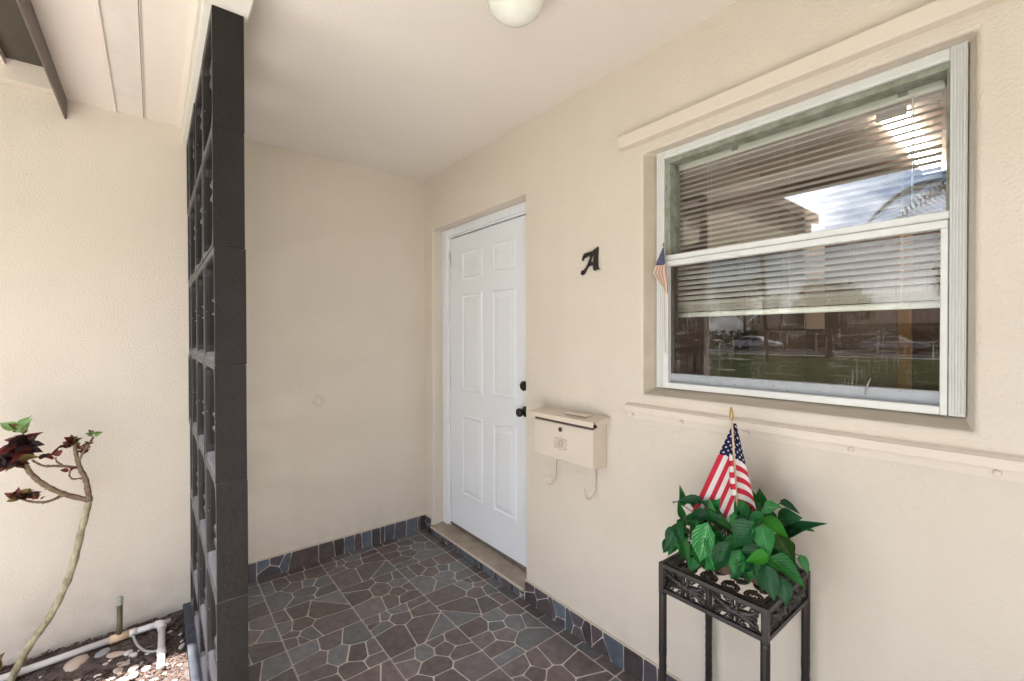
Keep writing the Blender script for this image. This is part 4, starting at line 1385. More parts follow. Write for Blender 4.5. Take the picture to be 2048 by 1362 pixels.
# top tray: frame bars and a lattice of flat scrolls below the pots
for x in (SX0 + 0.020, SX1 - 0.033):
    bar(x, x + 0.010, SY0 + e, SY1 - e, SZ1 - 0.012, SZ1 - 0.004, RUSTIRON, 'tray_bar')
for y in (SY0 + 0.020, SY1 - 0.033):
    bar(SX0 + e, SX1 - e, y, y + 0.010, SZ1 - 0.0125, SZ1 - 0.0045, RUSTIRON, 'tray_bar')
tray = MB()
for i in range(3):
    for j in range(4):
        cx_, cy_ = SX0 + 0.065 + i * 0.062, SY0 + 0.060 + j * 0.061
        for sx in (-1, 1):
            pts = []
            for k_ in range(18):
                t_ = k_ / 17
                r_ = 0.026 * (1 - 0.75 * t_)
                a = 7.5 * t_ + (0 if sx > 0 else math.pi)
                pts.append((cx_ + r_ * math.cos(a), cy_ + r_ * math.sin(a), SZ1 - 0.016))
            tray.tube(pts, [0.0045 * (1 - 0.4 * k_ / 17) for k_ in range(18)], 5)
tray.build('tray_lattice', RUSTIRON, st, smooth=True)
for x in (SX0 + 0.008, SX1 - 0.008):
    for y in (SY0 + 0.008, SY1 - 0.008):
        prof, z_ = [], 0.0
        lg = []
        for k_ in range(60):
            z_ = SZ0 - 0.002 - k_ / 59 * (SZ0 - 0.004)
            f_ = k_ / 59
            r_ = 0.0112
            if 0.30 < f_ < 0.78:
                r_ = 0.0108 + 0.0006 * math.sin(f_ * 120)
            for c in (0.30, 0.78, 0.96):
                r_ += 0.0016 * math.exp(-((f_ - c) / 0.012) ** 2)
            prof.append((r_, k_ / 59 * (SZ0 - 0.004)))
        MB().lathe(prof, (x, y, SZ0 - 0.002), (0, 0, -1), 14).build('leg', BLACKM, st, smooth=True)

# pots standing on the lattice
POTLAB = ['small brown pot in the plant stand, near the window-side corner', 'small brown pot in the middle of the plant stand', 'small brown pot in the plant stand at its door-side end']
for k_, (px, py) in enumerate(((1.315, 0.535), (1.300, 0.622), (1.330, 0.705))):
    pt = MB().lathe([(0.026, 0.0), (0.036, 0.052), (0.040, 0.053), (0.040, 0.064), (0.034, 0.064), (0.031, 0.054), (0.002, 0.052)], (px, py, SZ1 - 0.012), (0, 0, 1), 18)
    tag(pt.build('plant_pot', POTM, None, smooth=False, bevel=0.001), POTLAB[k_], 'pot', 'pots in the plant stand')

# ------------------------------------------------------------------ trailing house plant in the stand


def leaf_mesh(m, seed, heart=1.0, droop=0.25, fold=0.25, nl=7, nw=4, belly=0.38):
    """A leaf of length 1 along +x and full width 1 in y, base at the origin, face up."""
    r = random.Random(seed)
    b_ = MB()
    ph = r.uniform(0, 6)
    for i in range(nl + 1):
        t_ = i / nl
        wdt = math.sin(math.pi * t_ ** (0.55 + 0.15 * (1 - heart))) ** 0.85 if 0 < t_ < 1 else 0
        wdt *= 1.0 if t_ < belly else (1 - ((t_ - belly) / (1 - belly)) ** 2.0 * 0.25)
        for k_ in range(nw + 1):
            s = k_ / nw * 2 - 1
            back = 0.10 * heart * abs(s) * max(0, 1 - t_ * 3.0)
            x = t_ - back
            y = s * wdt * 0.5
            z_ = abs(s) * wdt * fold * 0.5 - droop * t_ * t_ + 0.06 * math.sin(6 * t_ + ph) * abs(s) * (1 if s > 0 else -1)
            b_.v.append((x, y, z_))
            b_.uv.append((s, t_))
    for i in range(nl):
        for k_ in range(nw):
            a = i * (nw + 1) + k_
            b_.f.append((a, a + nw + 1, a + nw + 2, a + 1))
    return b_.mesh('leaf', m, True)


LV = {}
pp = thing('house_plant', 'green trailing plant with glossy variegated leaves in the iron stand', 'plant', (1.32, 0.62, SZ1))
stems = MB()
PC = Vector((1.315, 0.62, SZ1 + 0.03))


def place_leaf(parent, base, tip, width, m, seed, lean, nm='leaf', heart=1.0, droop=0.22, fold=0.28):
    base, tip = Vector(base), Vector(tip)
    d = tip - base
    L = d.length
    xa = d.normalized()
    na = (lean - xa * lean.dot(xa)).normalized()
    ya = na.cross(xa)
    key = (m.name, seed % 6)
    if key not in LV:
        rs = random.Random(seed % 6 + 77)
        LV[key] = leaf_mesh(m, seed, heart * rs.uniform(0.4, 1.0), rs.uniform(0.08, 0.42), rs.uniform(0.12, 0.55), belly=rs.uniform(0.28, 0.45))
    rot = Matrix((xa * L, ya * width, na * L * 0.8)).transposed().to_4x4()
    return link(nm, LV[key], parent, at=base, rot=rot)


for i, (bx, by, bz, tx, ty, tz, w, tone) in enumerate(LEAVES):
    base, tip = Vector((bx, by, bz)), Vector((tx, ty, tz))
    out_ = (EYE - (base + tip) / 2).normalized()
    lean = out_ * 1.0 + Vector((rnd.uniform(-0.45, 0.25), rnd.uniform(-0.5, 0.5), 0.55 + rnd.uniform(-0.2, 0.5)))
    place_leaf(pp, base, tip, w * 1.15, LEAFM[tone], i, lean)
    o_ = Vector((rnd.uniform(-0.03, 0.03), rnd.uniform(-0.08, 0.08), 0)) + PC
    midp = (o_ + base) / 2 + Vector((0.02, 0, 0.03))
    stems.tube([o_, midp, base], [0.0024, 0.002, 0.0014], 5)
# more leaves hanging over the front of the stand
for k_ in range(40):
    by_ = 0.49 + 0.27 * (k_ + rnd.random()) / 40
    base = Vector((rnd.uniform(1.215, 1.30), by_, rnd.uniform(0.735, 0.80)))
    d = Vector((rnd.uniform(-0.6, 0.0), rnd.uniform(-0.5, 0.5), rnd.uniform(-1.0, -0.3))).normalized() * rnd.uniform(0.055, 0.085)
    tip = base + d
    tip.z = max(tip.z, SZ1 + 0.004)
    tip.x = max(tip.x, SX0 - 0.01)
    place_leaf(pp, base, tip, rnd.uniform(0.028, 0.045), LEAFM[rnd.choice([0, 0, 1, 1, 2, 3])], 80 + k_, Vector((-0.8, rnd.uniform(-0.7, 0.3), 0.6)))
    stems.tube([PC + Vector((rnd.uniform(-0.03, 0.03), rnd.uniform(-0.08, 0.08), 0)), base], [0.0024, 0.0014], 5)
# leaves on the wall side and inside the clump
for k_ in range(34):
    a = rnd.uniform(0, TAU)
    base = PC + Vector((rnd.uniform(-0.02, 0.07), rnd.uniform(-0.12, 0.12), rnd.uniform(0.03, 0.16)))
    d = Vector((rnd.uniform(-0.05, 0.07), rnd.uniform(-0.07, 0.07), rnd.uniform(-0.06, 0.03)))
    if base.x + d.x > X - 0.03:
        d.x = X - 0.03 - base.x
    d = d.normalized() * rnd.uniform(0.07, 0.10)
    tip = base + d
    tip.x = min(tip.x, X - 0.025)
    place_leaf(pp, base, tip, rnd.uniform(0.034, 0.050), LEAFM[rnd.choice([0, 0, 1, 2])], 50 + k_, Vector((-0.5, -0.3, 0.8)) + Vector((rnd.uniform(-0.5, 0.5), rnd.uniform(-0.5, 0.5), 0)))
    stems.tube([PC + Vector((rnd.uniform(-0.03, 0.03), rnd.uniform(-0.08, 0.08), 0)), base], [0.0024, 0.0014], 5)
stems.build('stems', SUCC_GREEN if False else RISER, pp)

# ------------------------------------------------------------------ flag in the plant
fg = thing('flag', 'stars and stripes flag on a stick standing in the leafy plant', 'flag', (1.31, 0.60, SZ1 + 0.03))
FXP = 1.305
MB().tube([(FXP + 0.012, 0.588, 0.70), (FXP + 0.004, 0.597, 0.95), (FXP, 0.606, 1.118)], 0.0030, 8).build('stick', WOODSTICK, fg, smooth=True)
MB().lathe([(0.0046, 0), (0.0050, 0.003), (0.0042, 0.005), (0.0054, 0.007), (0.0056, 0.016), (0.0046, 0.026), (0.0022, 0.034), (0.0004, 0.037)], (FXP, 0.606, 1.112), (0, 0.03, 1), 14).build('spear_tip', BRASS, fg, smooth=True)
fm = MB()


def sheet(P, UVf, nu, nv):
    o = len(fm.v)
    for i in range(nu + 1):
        for j in range(nv + 1):
            fm.v.append(P(i / nu, j / nv))
            fm.uv.append(UVf(i / nu, j / nv))
    for i in range(nu):
        for j in range(nv):
            a = o + i * (nv + 1) + j
            fm.f.append((a, a + nv + 1, a + nv + 2, a + 1))


TOPY, TOPZ = 0.607, 1.102


def left_panel(a, s):
    u_ = 0.02 + a * 1.16
    vmax = (0.121 * u_ + 0.004) / 0.195
    y = TOPY + 0.113 * u_ - s * vmax * 0.195
    z_ = TOPZ - 0.258 * u_ - 0.012 * s * vmax
    x = FXP + 0.014 + 0.018 * u_ * math.sin(3.0 * s + 0.4) - 0.020 * u_ * s
    return (x, y, z_)


def left_uv(a, s):
    u_ = 0.02 + a * 1.16
    return (u_, s * (0.121 * u_ + 0.004) / 0.195)


sheet(left_panel, left_uv, 16, 12)


def right_panel(a, s):
    # a: down from the top; s: from the stick to the right-hand outline
    z0_ = 1.098 - 0.24 * a
    yl = TOPY - 0.016 * a + 0.002
    yr = TOPY - 0.004 - 0.062 * min(a, 1.0)
    y = yl + (yr - yl) * s
    z_ = z0_ - 0.022 * s * a
    x = FXP + 0.010 + 0.016 * math.sin(3.2 * s) * a + 0.012 * s
    return (x, y, z_)


def right_uv(a, s):
    return (0.02 + 0.33 * s * min(1.0, a * 1.4), 7 / 13 + ((1.098 - 0.24 * a) - 0.022 * s * a - 0.9975) * -1 / (0.0165 * 13) - 0.018 / (0.0165 * 13) * s)


sheet(right_panel, right_uv, 18, 8)


def flap(a, s):
    # the fold that hangs forward over the stick's left side
    y = TOPY - 0.006 - 0.012 * a + 0.022 * (1 - s) * (0.55 + 0.45 * math.sin(1.6 * a + 0.2))
    z_ = 1.012 - 0.118 * a - 0.006 * (1 - s)
    x = FXP - 0.006 - 0.008 * math.sin(math.pi * s) + 0.012 * (1 - s)
    return (x, y, z_)


sheet(flap, lambda a, s: (0.6, 6 / 13 + a * 0.118 / (0.0165 * 13) + 1 / 13), 14, 6)
fc = fm.build('cloth', FLAGM, fg, smooth=True)
fc.modifiers.new('thickness', 'SOLIDIFY').thickness = 0.0005

# small faded flag tucked beside the window
mf = thing('small_flag', 'tiny faded stars and stripes flag tucked beside the window frame', 'flag', (X + 0.035, 0.955, 1.42))
MX = X + 0.030
MB().tube([(MX + 0.008, 0.957, 1.29), (MX, 0.960, 1.70)], 0.0016, 6).build('stick', WOODSTICK, mf)
MB().lathe([(0.003, 0), (0.0036, 0.005), (0.003, 0.011), (0.0005, 0.016)], (MX, 0.960, 1.694), (0, 0, 1), 10).build('finial', BRASS, mf, smooth=True)
fm = MB()


def mini(a, s):
    z_ = 1.690 - 0.165 * a
    if a < 0.55:
        yl = 0.961 + 0.050 * a / 0.55
    else:
        yl = 1.011 - 0.058 * (a - 0.55) / 0.45
    yr = 0.957 - 0.020 * min(1, a * 1.3)
    y = yl + (yr - yl) * s
    x = MX - 0.002 + 0.010 * math.sin(4 * s + 2 * a) * a
    return (x, y, z_ - 0.012 * s * a)


sheet(mini, lambda a, s: ((0.02 + a) if True else 0, 0.10 + s * 0.44 if a < 0.4 else 0.06 + s * 0.62), 20, 10)
fc = fm.build('cloth', FLAGF, mf, smooth=True)
fc.modifiers.new('thickness', 'SOLIDIFY').thickness = 0.0004

# ------------------------------------------------------------------ leggy garden plant left of the screen
gp = thing('garden_plant', 'leggy plant with one long curved stem and few reddish leaves', 'plant', (-0.47, 2.64, GZ))
PY = 2.64


def smooth_path(pts, n_=6):
    """Catmull-Rom through the points."""
    P = [Vector(p) for p in pts]
    out = []
    for i in range(len(P) - 1):
        p0, p1, p2, p3 = P[max(i - 1, 0)], P[i], P[i + 1], P[min(i + 2, len(P) - 1)]
        for k_ in range(n_):
            t_ = k_ / n_
            out.append(0.5 * ((2 * p1) + (p2 - p0) * t_ + (2 * p0 - 5 * p1 + 4 * p2 - p3) * t_ ** 2 + (3 * p1 - p0 - 3 * p2 + p3) * t_ ** 3))
    out.append(P[-1])
    return out


def branch(pts, r0, r1, m, nm):
    path = smooth_path(pts)
    n_ = len(path)
    b_ = MB()
    b_.tube(path, [(r0 + (r1 - r0) * i / (n_ - 1)) * (1 + 0.10 * math.sin(i * 2.3) + rnd.uniform(-0.05, 0.05)) for i in range(n_)], 9)
    for i in range(1, n_ - 1):                       # leaf scars: short blunt knobs
        if rnd.random() < 0.85:
            a = Vector((rnd.uniform(-1, 1), rnd.uniform(-1, 0.2), rnd.uniform(-1, 1))).normalized()
            r_ = r0 + (r1 - r0) * i / (n_ - 1)
            b_.tube([path[i] + a * r_ * 0.6, path[i] + a * (r_ + rnd.uniform(0.001, 0.005))], [0.0042, 0.0014], 5)
    return b_.build(nm, m, gp, smooth=True)


branch([(-0.475, PY, GZ - 0.02), (-0.410, PY, 0.088), (-0.344, PY, 0.196), (-0.284, PY, 0.350), (-0.247, PY, 0.530), (-0.222, PY, 0.652)], 0.0135, 0.0125, BARK, 'trunk')
branch([(-0.222, PY, 0.648), (-0.232, PY - 0.005, 0.742), (-0.250, PY - 0.01, 0.800), (-0.262, PY - 0.01, 0.868), (-0.264, PY - 0.01, 0.905)], 0.0115, 0.006, BARK2, 'branch')
branch([(-0.222, PY, 0.650), (-0.300, PY - 0.015, 0.700), (-0.360, PY - 0.03, 0.762), (-0.398, PY - 0.04, 0.830), (-0.410, PY - 0.045, 0.900)], 0.0115, 0.008, BARK2, 'branch')
branch([(-0.300, PY - 0.015, 0.695), (-0.345, PY - 0.04, 0.684), (-0.392, PY - 0.05, 0.700), (-0.420, PY - 0.05, 0.722)], 0.006, 0.004, BARK2, 'branch')
branch([(-0.250, PY - 0.005, 0.797), (-0.310, PY - 0.03, 0.822), (-0.352, PY - 0.04, 0.832), (-0.385, PY - 0.04, 0.862)], 0.006, 0.004, BARK2, 'branch')
branch([(-0.256, PY - 0.01, 0.815), (-0.236, PY - 0.02, 0.870), (-0.218, PY - 0.025, 0.900), (-0.206, PY - 0.025, 0.930)], 0.005, 0.003, BARK2, 'branch')
branch([(-0.234, PY, 0.752), (-0.262, PY - 0.02, 0.756), (-0.276, PY - 0.025, 0.765), (-0.280, PY - 0.025, 0.795)], 0.003, 0.002, BARK2, 'branch')
branch([(-0.300, PY - 0.03, 0.826), (-0.312, PY - 0.04, 0.838), (-0.320, PY - 0.04, 0.860)], 0.003, 0.002, BARK2, 'branch')


def tuft(c, n_, size, mats_, spread_=1.0, upw=0.6):
    c = Vector(c)
    for k_ in range(n_):
        a = rnd.uniform(0, TAU)
        d = Vector((math.cos(a) * spread_, math.sin(a) * spread_ * 0.8 - 0.2, upw + rnd.uniform(-0.6, 0.6))).normalized()
        L = size * rnd.uniform(0.7, 1.25)
        b0 = c + d * size * 0.12 + Vector((rnd.uniform(-1, 1), rnd.uniform(-1, 1), rnd.uniform(-1, 1))) * size * 0.22
        place_leaf(gp, b0, b0 + d * L, L * rnd.uniform(0.5, 0.72), rnd.choice(mats_), 200 + k_, Vector((rnd.uniform(-0.6, 0.6), -0.7, 0.6)), droop=0.15)


tuft((-0.264, PY - 0.01, 0.905), 16, 0.034, [SUCC_OLIVE, SUCC_RED, SUCC_DARK, SUCC_GREEN])
tuft((-0.288, PY - 0.01, 0.890), 10, 0.028, [SUCC_RED, SUCC_OLIVE, SUCC_DARK])
tuft((-0.246, PY - 0.01, 0.875), 8, 0.026, [SUCC_RED, SUCC_OLIVE, SUCC_RED])
tuft((-0.206, PY - 0.025, 0.932), 8, 0.024, [SUCC_GREEN, SUCC_OLIVE, SUCC_OLIVE])
tuft((-0.280, PY - 0.025, 0.795), 3, 0.024, [SUCC_RED])
tuft((-0.322, PY - 0.04, 0.862), 5, 0.030, [SUCC_RED])
tuft((-0.420, PY - 0.05, 0.722), 16, 0.036, [SUCC_OLIVE, SUCC_RED, SUCC_OLIVE])
tuft((-0.395, PY - 0.05, 0.716), 12, 0.036, [SUCC_RED, SUCC_DARK])
tuft((-0.365, PY - 0.05, 0.706), 6, 0.028, [SUCC_RED, SUCC_OLIVE])
tuft((-0.400, PY - 0.05, 0.940), 20, 0.052, [SUCC_DARK, SUCC_DARK, SUCC_RED], 1.0, 0.2)
tuft((-0.425, PY - 0.05, 0.915), 16, 0.052, [SUCC_DARK, SUCC_RED, SUCC_DARK], 1.0, 0.0)
tuft((-0.425, PY - 0.06, 0.868), 18, 0.042, [SUCC_OLIVE, SUCC_DARK, SUCC_RED], 0.9, -0.3)
tuft((-0.480, PY - 0.06, 0.885), 14, 0.056, [SUCC_DARK, SUCC_RED, SUCC_DARK], 1.0, 0.0)
tuft((-0.415, PY - 0.06, 0.985), 9, 0.050, [SUCC_GREEN, SUCC_GREEN, SUCC_OLIVE], 1.0, 0.7)
tuft((-0.360, PY - 0.04, 0.865), 3, 0.028, [SUCC_DARK])
tuft((-0.240, PY - 0.012, 0.860), 8, 0.022, [SUCC_RED, SUCC_DARK, SUCC_OLIVE])
tuft((-0.225, PY - 0.02, 0.895), 6, 0.020, [SUCC_RED, SUCC_OLIVE])
tuft((-0.507, PY - 0.02, 0.04), 4, 0.06, [SUCC_OLIVE], 0.5, 1.2)

# ------------------------------------------------------------------ irrigation pipe
pv = thing('irrigation_pipe', 'white plastic pipe with elbow lying along the wing wall', 'pipe', (-0.13, 2.70, GZ))
PZ = -0.020
MB().tube([(-0.62, 2.668, PZ), (-0.158, 2.702, PZ + 0.004)], 0.0140, 14).build('long_pipe', PVC, pv, smooth=True)
MB().tube([(-0.165, 2.7015, PZ + 0.004), (-0.100, 2.705, PZ + 0.004)], 0.0180, 14).build('tee', PVCSTAIN, pv, smooth=True)
MB().tube([(-0.104, 2.705, PZ + 0.004), (-0.072, 2.706, PZ + 0.004)], 0.0170, 14).build('coupling', PVC, pv, smooth=True)
MB().tube([(-0.074, 2.706, PZ + 0.004), (0.010, 2.709, PZ + 0.005)], 0.0140, 14).build('short_pipe', PVC, pv, smooth=True)
MB().tube(smooth_path([(-0.005, 2.708, PZ + 0.005), (0.012, 2.704, PZ + 0.005), (0.020, 2.690, PZ + 0.005), (0.020, 2.655, PZ + 0.004)]), 0.0175, 14).build('elbow', PVC, pv, smooth=True)
MB().tube([(0.020, 2.660, PZ + 0.004), (0.016, 2.47, PZ), (0.013, 2.36, PZ - 0.004)], 0.0140, 14).build('cross_pipe', PVC, pv, smooth=True)
MB().tube([(0.0165, 2.49, PZ), (0.0155, 2.45, PZ)], 0.0170, 14).build('coupling', PVC, pv, smooth=True)
MB().tube([(-0.133, 2.7035, PZ), (-0.132, 2.703, 0.010), (-0.130, 2.702, 0.135)], 0.0105, 12).build('riser', RISER, pv, smooth=True)
MB().lathe([(0.0125, 0), (0.0125, 0.030), (0.010, 0.034), (0.008, 0.037), (0.001, 0.037)], (-0.130, 2.702, 0.133), (0, 0, 1), 12).build('riser_cap', GREYTUBE, pv)
MB().tube(smooth_path([(-0.085, 2.69, PZ), (-0.070, 2.62, -0.03), (-0.045, 2.555, -0.034), (-0.015, 2.515, -0.032), (0.010, 2.505, -0.028)]), 0.0055, 8).build('drip_tube', GREYTUBE, pv, smooth=True)

# ------------------------------------------------------------------ pebbles and mulch
def pebble_mesh(seed):
    r = random.Random(seed)
    b_ = bmesh.new()
    bmesh.ops.create_icosphere(b_, subdivisions=2, radius=1)
    k_ = [Vector((r.uniform(-1, 1), r.uniform(-1, 1), r.uniform(-1, 1))).normalized() for _ in range(4)]
    for v_ in b_.verts:
        s = 1
        for q in k_:
            d = v_.co.normalized().dot(q)
            if d > 0.45:
                s -= (d - 0.45) * 0.45
        v_.co *= s
    m_ = bpy.data.meshes.new('pebble')
    b_.to_mesh(m_)
    b_.free()
    m_.shade_smooth()
    return m_


pm = []
for t_ in range(3):
    row = []
    for s in range(4):
        m_ = pebble_mesh(s + 10 * t_)
        m_.materials.append(PEBBLES[t_])
        row.append(m_)
    pm.append(row)
PNAME = ['small pale river pebble lying on the mulch beside the white pipe', 'small grey river pebble lying on the mulch beside the white pipe', 'small pinkish river pebble lying on the mulch beside the white pipe']
PGRP = ['pale pebbles in the bed', 'grey pebbles in the bed', 'pinkish pebbles in the bed']
allp = [(x, y, a, b_, t_) for x, y, a, b_, t_ in PEB]
for _ in range(46):
    x, y = rnd.uniform(-0.42, 0.095), rnd.uniform(2.22, 2.66)
    if all((x - q[0]) ** 2 + (y - q[1]) ** 2 > (q[2] * 0.9 + 0.01) ** 2 for q in allp) and abs(x - 0.016) > 0.028:
        allp.append((x, y, rnd.uniform(0.006, 0.013), rnd.uniform(0.004, 0.007), rnd.choice([0, 0, 1, 2])))
for i, (x, y, a, b_, t_) in enumerate(allp):
    big = i == 0
    hz = min(a, b_) * (0.62 if not big else 0.55)
    rot = Matrix.Rotation(-0.7 + rnd.uniform(-0.5, 0.5), 4, 'Z') @ Matrix.Rotation(rnd.uniform(-0.15, 0.15), 4, 'X') @ Matrix.Diagonal((a, b_ * 1.25, max(hz, 0.004), 1))
    o = link('stone' if big else 'pebble', pm[t_][i % 4], None, at=(x, y, GZ + hz * 0.55 + (0.004 if not big else 0.0)), rot=rot)
    if big:
        o.name = 'river_stone'
        tag(o, 'largest flat pinkish river stone in the planting bed', 'stone')
    else:
        tag(o, PNAME[t_], 'pebble', PGRP[t_])

ch = MB()
for _ in range(3600):
    x, y = rnd.uniform(-0.75, 0.098), rnd.uniform(2.14, Y - 0.006)
    c = Vector((x, y, GZ + rnd.uniform(0.0, 0.011)))
    L, w = rnd.uniform(0.006, 0.020), rnd.uniform(0.0015, 0.0045)
    a = rnd.uniform(0, TAU)
    d = Vector((math.cos(a), math.sin(a), rnd.uniform(-0.25, 0.25))).normalized()
    s = d.cross(Vector((rnd.uniform(-0.4, 0.4), rnd.uniform(-0.4, 0.4), 1))).normalized()
    n_ = s.cross(d) * rnd.uniform(0.0008, 0.002)
    vs_ = [c - d * L - s * w * 0.6 - n_, c + d * L - s * w - n_, c + d * L * 0.9 + s * w - n_, c - d * L + s * w * 0.5 - n_,
           c - d * L - s * w * 0.6 + n_, c + d * L - s * w + n_, c + d * L * 0.9 + s * w + n_, c - d * L + s * w * 0.5 + n_]
    ch.add(vs_, [(3, 2, 1, 0), (4, 5, 6, 7), (0, 1, 5, 4), (1, 2, 6, 5), (2, 3, 7, 6), (3, 0, 4, 7)])
mo = ch.build('mulch', MULCH)
tag(mo, 'brown bark mulch covering the planting bed', 'mulch')
struct(mo, 'stuff')

# fallen leaf on the tiles
yl = leaf_mesh(mat('yellow_leaf', (0.55, 0.36, 0.05), 0.6, 0.3), 3, 0.3, 0.2, 0.4)
tag(link('fallen_leaf', yl, None, at=(0.868, 2.245, 0.003), rot=Matrix.Rotation(0.6, 4, 'Z') @ Matrix.Diagonal((0.022, 0.014, 0.02, 1))), 'tiny yellow leaf fallen on the porch tiles', 'leaf')

# ------------------------------------------------------------------ street side (mirrored in the window)


def tree(loc, h, cr, n_, label, seed, group=None, q0=0.1):
    r = random.Random(seed)
    t_ = thing('street_tree', label, 'tree', loc, group)
    L = Vector(loc)
    tk_ = MB()
    tk_.tube([L, L + Vector((0.1, 0, h * 0.3)), L + Vector((0, 0.1, h * 0.55)), L + Vector((0.1, 0, h * 0.8))], [0.22, 0.17, 0.12, 0.04], 10)
    for k_ in range(6):
        a = r.uniform(0, TAU)
        z_ = h * r.uniform(0.32, 0.6)
        tk_.tube([L + Vector((0.05, 0.05, z_)), L + Vector((math.cos(a) * cr * 0.4, math.sin(a) * cr * 0.4, z_ + h * 0.14)), L + Vector((math.cos(a) * cr * 0.75, math.sin(a) * cr * 0.75, z_ + h * 0.22))], [0.08, 0.05, 0.02], 6)
    tk_.build('trunk', TRUNKM, t_, smooth=True)
    cl = [(L + Vector((r.uniform(-1, 1) * cr * 0.7, r.uniform(-1, 1) * cr * 0.7, h * r.uniform(0.45, 0.9))), r.uniform(0.28, 0.5) * cr) for _ in range(14)]
    b_ = MB()
    for _ in range(n_):
        c, s = r.choice(cl)
        d = Vector((r.gauss(0, 1), r.gauss(0, 1), r.gauss(0, 1))).normalized()
        p = c + d * s * r.uniform(0.5, 1.05)
        u_ = Vector((r.uniform(-1, 1), r.uniform(-1, 1), r.uniform(-1, 1))).normalized()
        v_ = u_.cross(d).normalized()
        q = r.uniform(q0, q0 * 1.8)
        b_.add([p - u_ * q, p - v_ * q * 0.5, p + u_ * q, p + v_ * q * 0.5], [(0, 1, 2, 3)])
    b_.build('crown', TREELEAF, t_)


def palm(loc, h, label, seed):
    r = random.Random(seed)
    t_ = thing('palm_tree', label, 'tree', loc)
    L = Vector(loc)
    top = L + Vector((0.4, 0.2, h))
    MB().tube(smooth_path([L, L + Vector((0.25, 0.1, h * 0.5)), top]), 0.11, 10).build('trunk', TRUNKM, t_, smooth=True)
    b_ = MB()
    for k_ in range(22):
        a = TAU * k_ / 22 + r.uniform(-0.1, 0.1)
        el = r.uniform(-0.5, 1.0)
        d = Vector((math.cos(a), math.sin(a), 0))
        pts = [top + d * (2.3 * s * (1 - 0.15 * s)) + Vector((0, 0, el * 1.6 * s - 2.0 * s * s)) for s in [i / 9 for i in range(10)]]
        sd = Vector((-d.y, d.x, 0))
        for i in range(1, 10):
            for sg in (-1, 1):
                for f_ in (0.0, 0.5):
                    p = pts[i - 1].lerp(pts[i], f_)
                    q = 0.62 * math.sin(math.pi * (i + f_) / 11) + 0.1
                    e_ = p + sd * sg * q + d * 0.25 - Vector((0, 0, 0.35 * q))
                    b_.add([p, p + d * 0.05, e_], [(0, 1, 2)])
    b_.build('crown', TREELEAF, t_)


tree((-32.4, 10.0, -0.1), 5.2, 2.2, 3000, 'bushy round tree between lawn and street', 1)
tree((-52, 24, -0.1), 8.5, 3.6, 3000, 'broad tree left of the cream bungalow', 2)
tree((-53, 4, -0.1), 8, 3.6, 3000, 'tall spreading tree between the two far houses', 3)
tree((-28, 18.5, -0.1), 6.5, 2.6, 2600, 'leafy tree on the lawn past the wing', 4)
tree((-52, -14, -0.1), 7, 3.0, 2600, 'dense tree in front of the pale bungalow', 5)
tree((-51, 14, -0.1), 7.0, 3.2, 3000, 'dark tree in front of the cream bungalow', 8)
tree((-6.5, -5.8, -0.1), 8.0, 3.3, 8000, 'added unseen tree on the lawn beside the driveway, blocking sky light', 9, q0=0.2)  # unseen trees added to block low sky light on the walls
tree((-2.6, -10.5, -0.1), 8.5, 3.5, 8000, 'added unseen tree beyond the driveway, blocking sky light', 10, q0=0.2)
tree((-10.5, -2.2, -0.1), 8.5, 3.4, 8000, 'added unseen tree on the front lawn beside the palm, blocking sky light', 11, q0=0.2)
palm((-15.0, 1.7, -0.1), 5.8, 'tall palm tree on the front lawn', 6)
palm((-24.0, 10.6, -0.1), 8.0, 'slender palm tree farther out on the lawn', 7)


def far_house(x, y0, y1, label, colm):
    hs_ = thing('far_house', label, 'building', (x, (y0 + y1) / 2, -0.1))
    MB().box(x - 8, x, y0, y1, -0.2, 2.7).build('wall', colm, hs_)
    MB().prism([(x + 0.6, 2.6), (x - 4, 4.3), (x - 8.6, 2.6)], 'y', y0 - 0.6, y1 + 0.6).build('roof', SHINGLE, hs_)
    n_ = 4
    for k_ in range(n_):
        yc = y0 + (y1 - y0) * (k_ + 0.5) / n_
        if k_ == 1:
            d_ = MB().box(x, x + 0.05, yc - 0.45, yc + 0.45, 0.0, 2.05).build('door', WHITE, hs_)
            MB().lathe([(0.03, 0), (0.03, 0.05), (0.01, 0.06)], (x + 0.05, yc + 0.35, 1.0), (1, 0, 0), 8).build('knob', BRONZE, d_)
        else:
            w2 = MB().box(x, x + 0.05, yc - 0.8, yc + 0.8, 0.95, 2.1).build('window', WHITE, hs_)
            MB().box(x + 0.05, x + 0.06, yc - 0.72, yc - 0.03, 1.02, 2.03).build('pane', CARGL, w2)
            MB().box(x + 0.05, x + 0.06, yc + 0.03, yc + 0.72, 1.02, 2.03).build('pane', CARGL, w2)


far_house(-58, 8, 26, 'cream bungalow across the street behind the bushy tree', STUCCO)
far_house(-59, -20, -2, 'pale bungalow across the street opposite the driveway', SOFFIT)


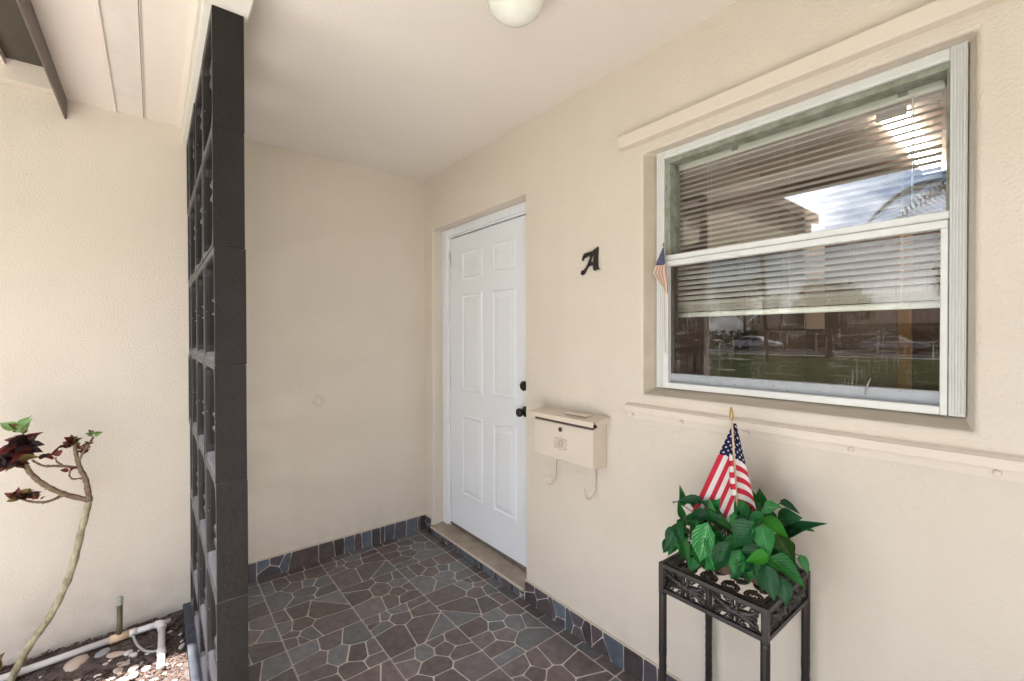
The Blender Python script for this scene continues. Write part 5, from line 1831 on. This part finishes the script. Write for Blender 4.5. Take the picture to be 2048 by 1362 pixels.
def car(x, y, m, label):
    c = thing('parked_car', label, 'car', (x, y, -0.11), 'cars parked across the street')
    z0 = -0.11
    side = [(-2.2, 0.35), (-2.25, 0.65), (-2.1, 0.85), (-1.1, 0.95), (-0.5, 1.38), (0.9, 1.42), (1.6, 1.0), (2.15, 0.92), (2.25, 0.6), (2.2, 0.35)]
    MB().prism([(y + a, z0 + b_) for a, b_ in side], 'x', x - 0.86, x + 0.86).build('body', m, c, bevel=0.08, bseg=3)
    for sx in (-0.865, 0.855):
        for a, b2 in (((-0.85, 0.98), (-0.42, 1.32)), ((0.1, 0.98), (0.1, 1.36))):
            pass
        MB().prism([(y - 0.95, z0 + 0.98), (y - 0.45, z0 + 1.32), (y + 0.12, z0 + 1.34), (y + 0.12, z0 + 0.98)], 'x', x + sx, x + sx + 0.01).build('side_window', CARGL, c)
        MB().prism([(y + 0.18, z0 + 0.98), (y + 0.18, z0 + 1.34), (y + 0.85, z0 + 1.35), (y + 1.40, z0 + 1.0)], 'x', x + sx, x + sx + 0.01).build('side_window', CARGL, c)
    for a in (-1.35, 1.35):
        for sx in (-0.80, 0.62):
            wh = MB().lathe([(0.2, 0), (0.32, 0.0), (0.33, 0.1), (0.32, 0.2), (0.2, 0.2)], (x + sx, y + a, z0 + 0.32), (1, 0, 0), 20).build('wheel', RUBBER, c)
            MB().lathe([(0.2, -0.01), (0.18, 0.0), (0.02, 0.01)], (x + sx + (0.2 if sx > 0 else 0), y + a, z0 + 0.32), (1 if sx > 0 else -1, 0, 0), 14).build('rim', ALU, wh)


car(-46.6, 20.5, CARW, 'white car parked across the street left of the bushy tree')
car(-46.6, 9.3, CARS, 'silver car parked across the street right of the bushy tree')
hg_ = MB()
r = random.Random(9)
for _ in range(5200):
    p = Vector((-50.5 + r.uniform(-0.7, 0.7), r.uniform(-22, 40), r.uniform(-0.1, 2.0)))
    u_ = Vector((r.uniform(-1, 1), r.uniform(-1, 1), r.uniform(-1, 1))).normalized()
    v_ = u_.orthogonal().normalized()
    q = 0.22
    hg_.add([p - u_ * q, p - v_ * q * 0.6, p + u_ * q, p + v_ * q * 0.6], [(0, 1, 2, 3)])
tag(hg_.build('hedge', TREELEAF), 'long green hedge in front of the far houses', 'hedge')
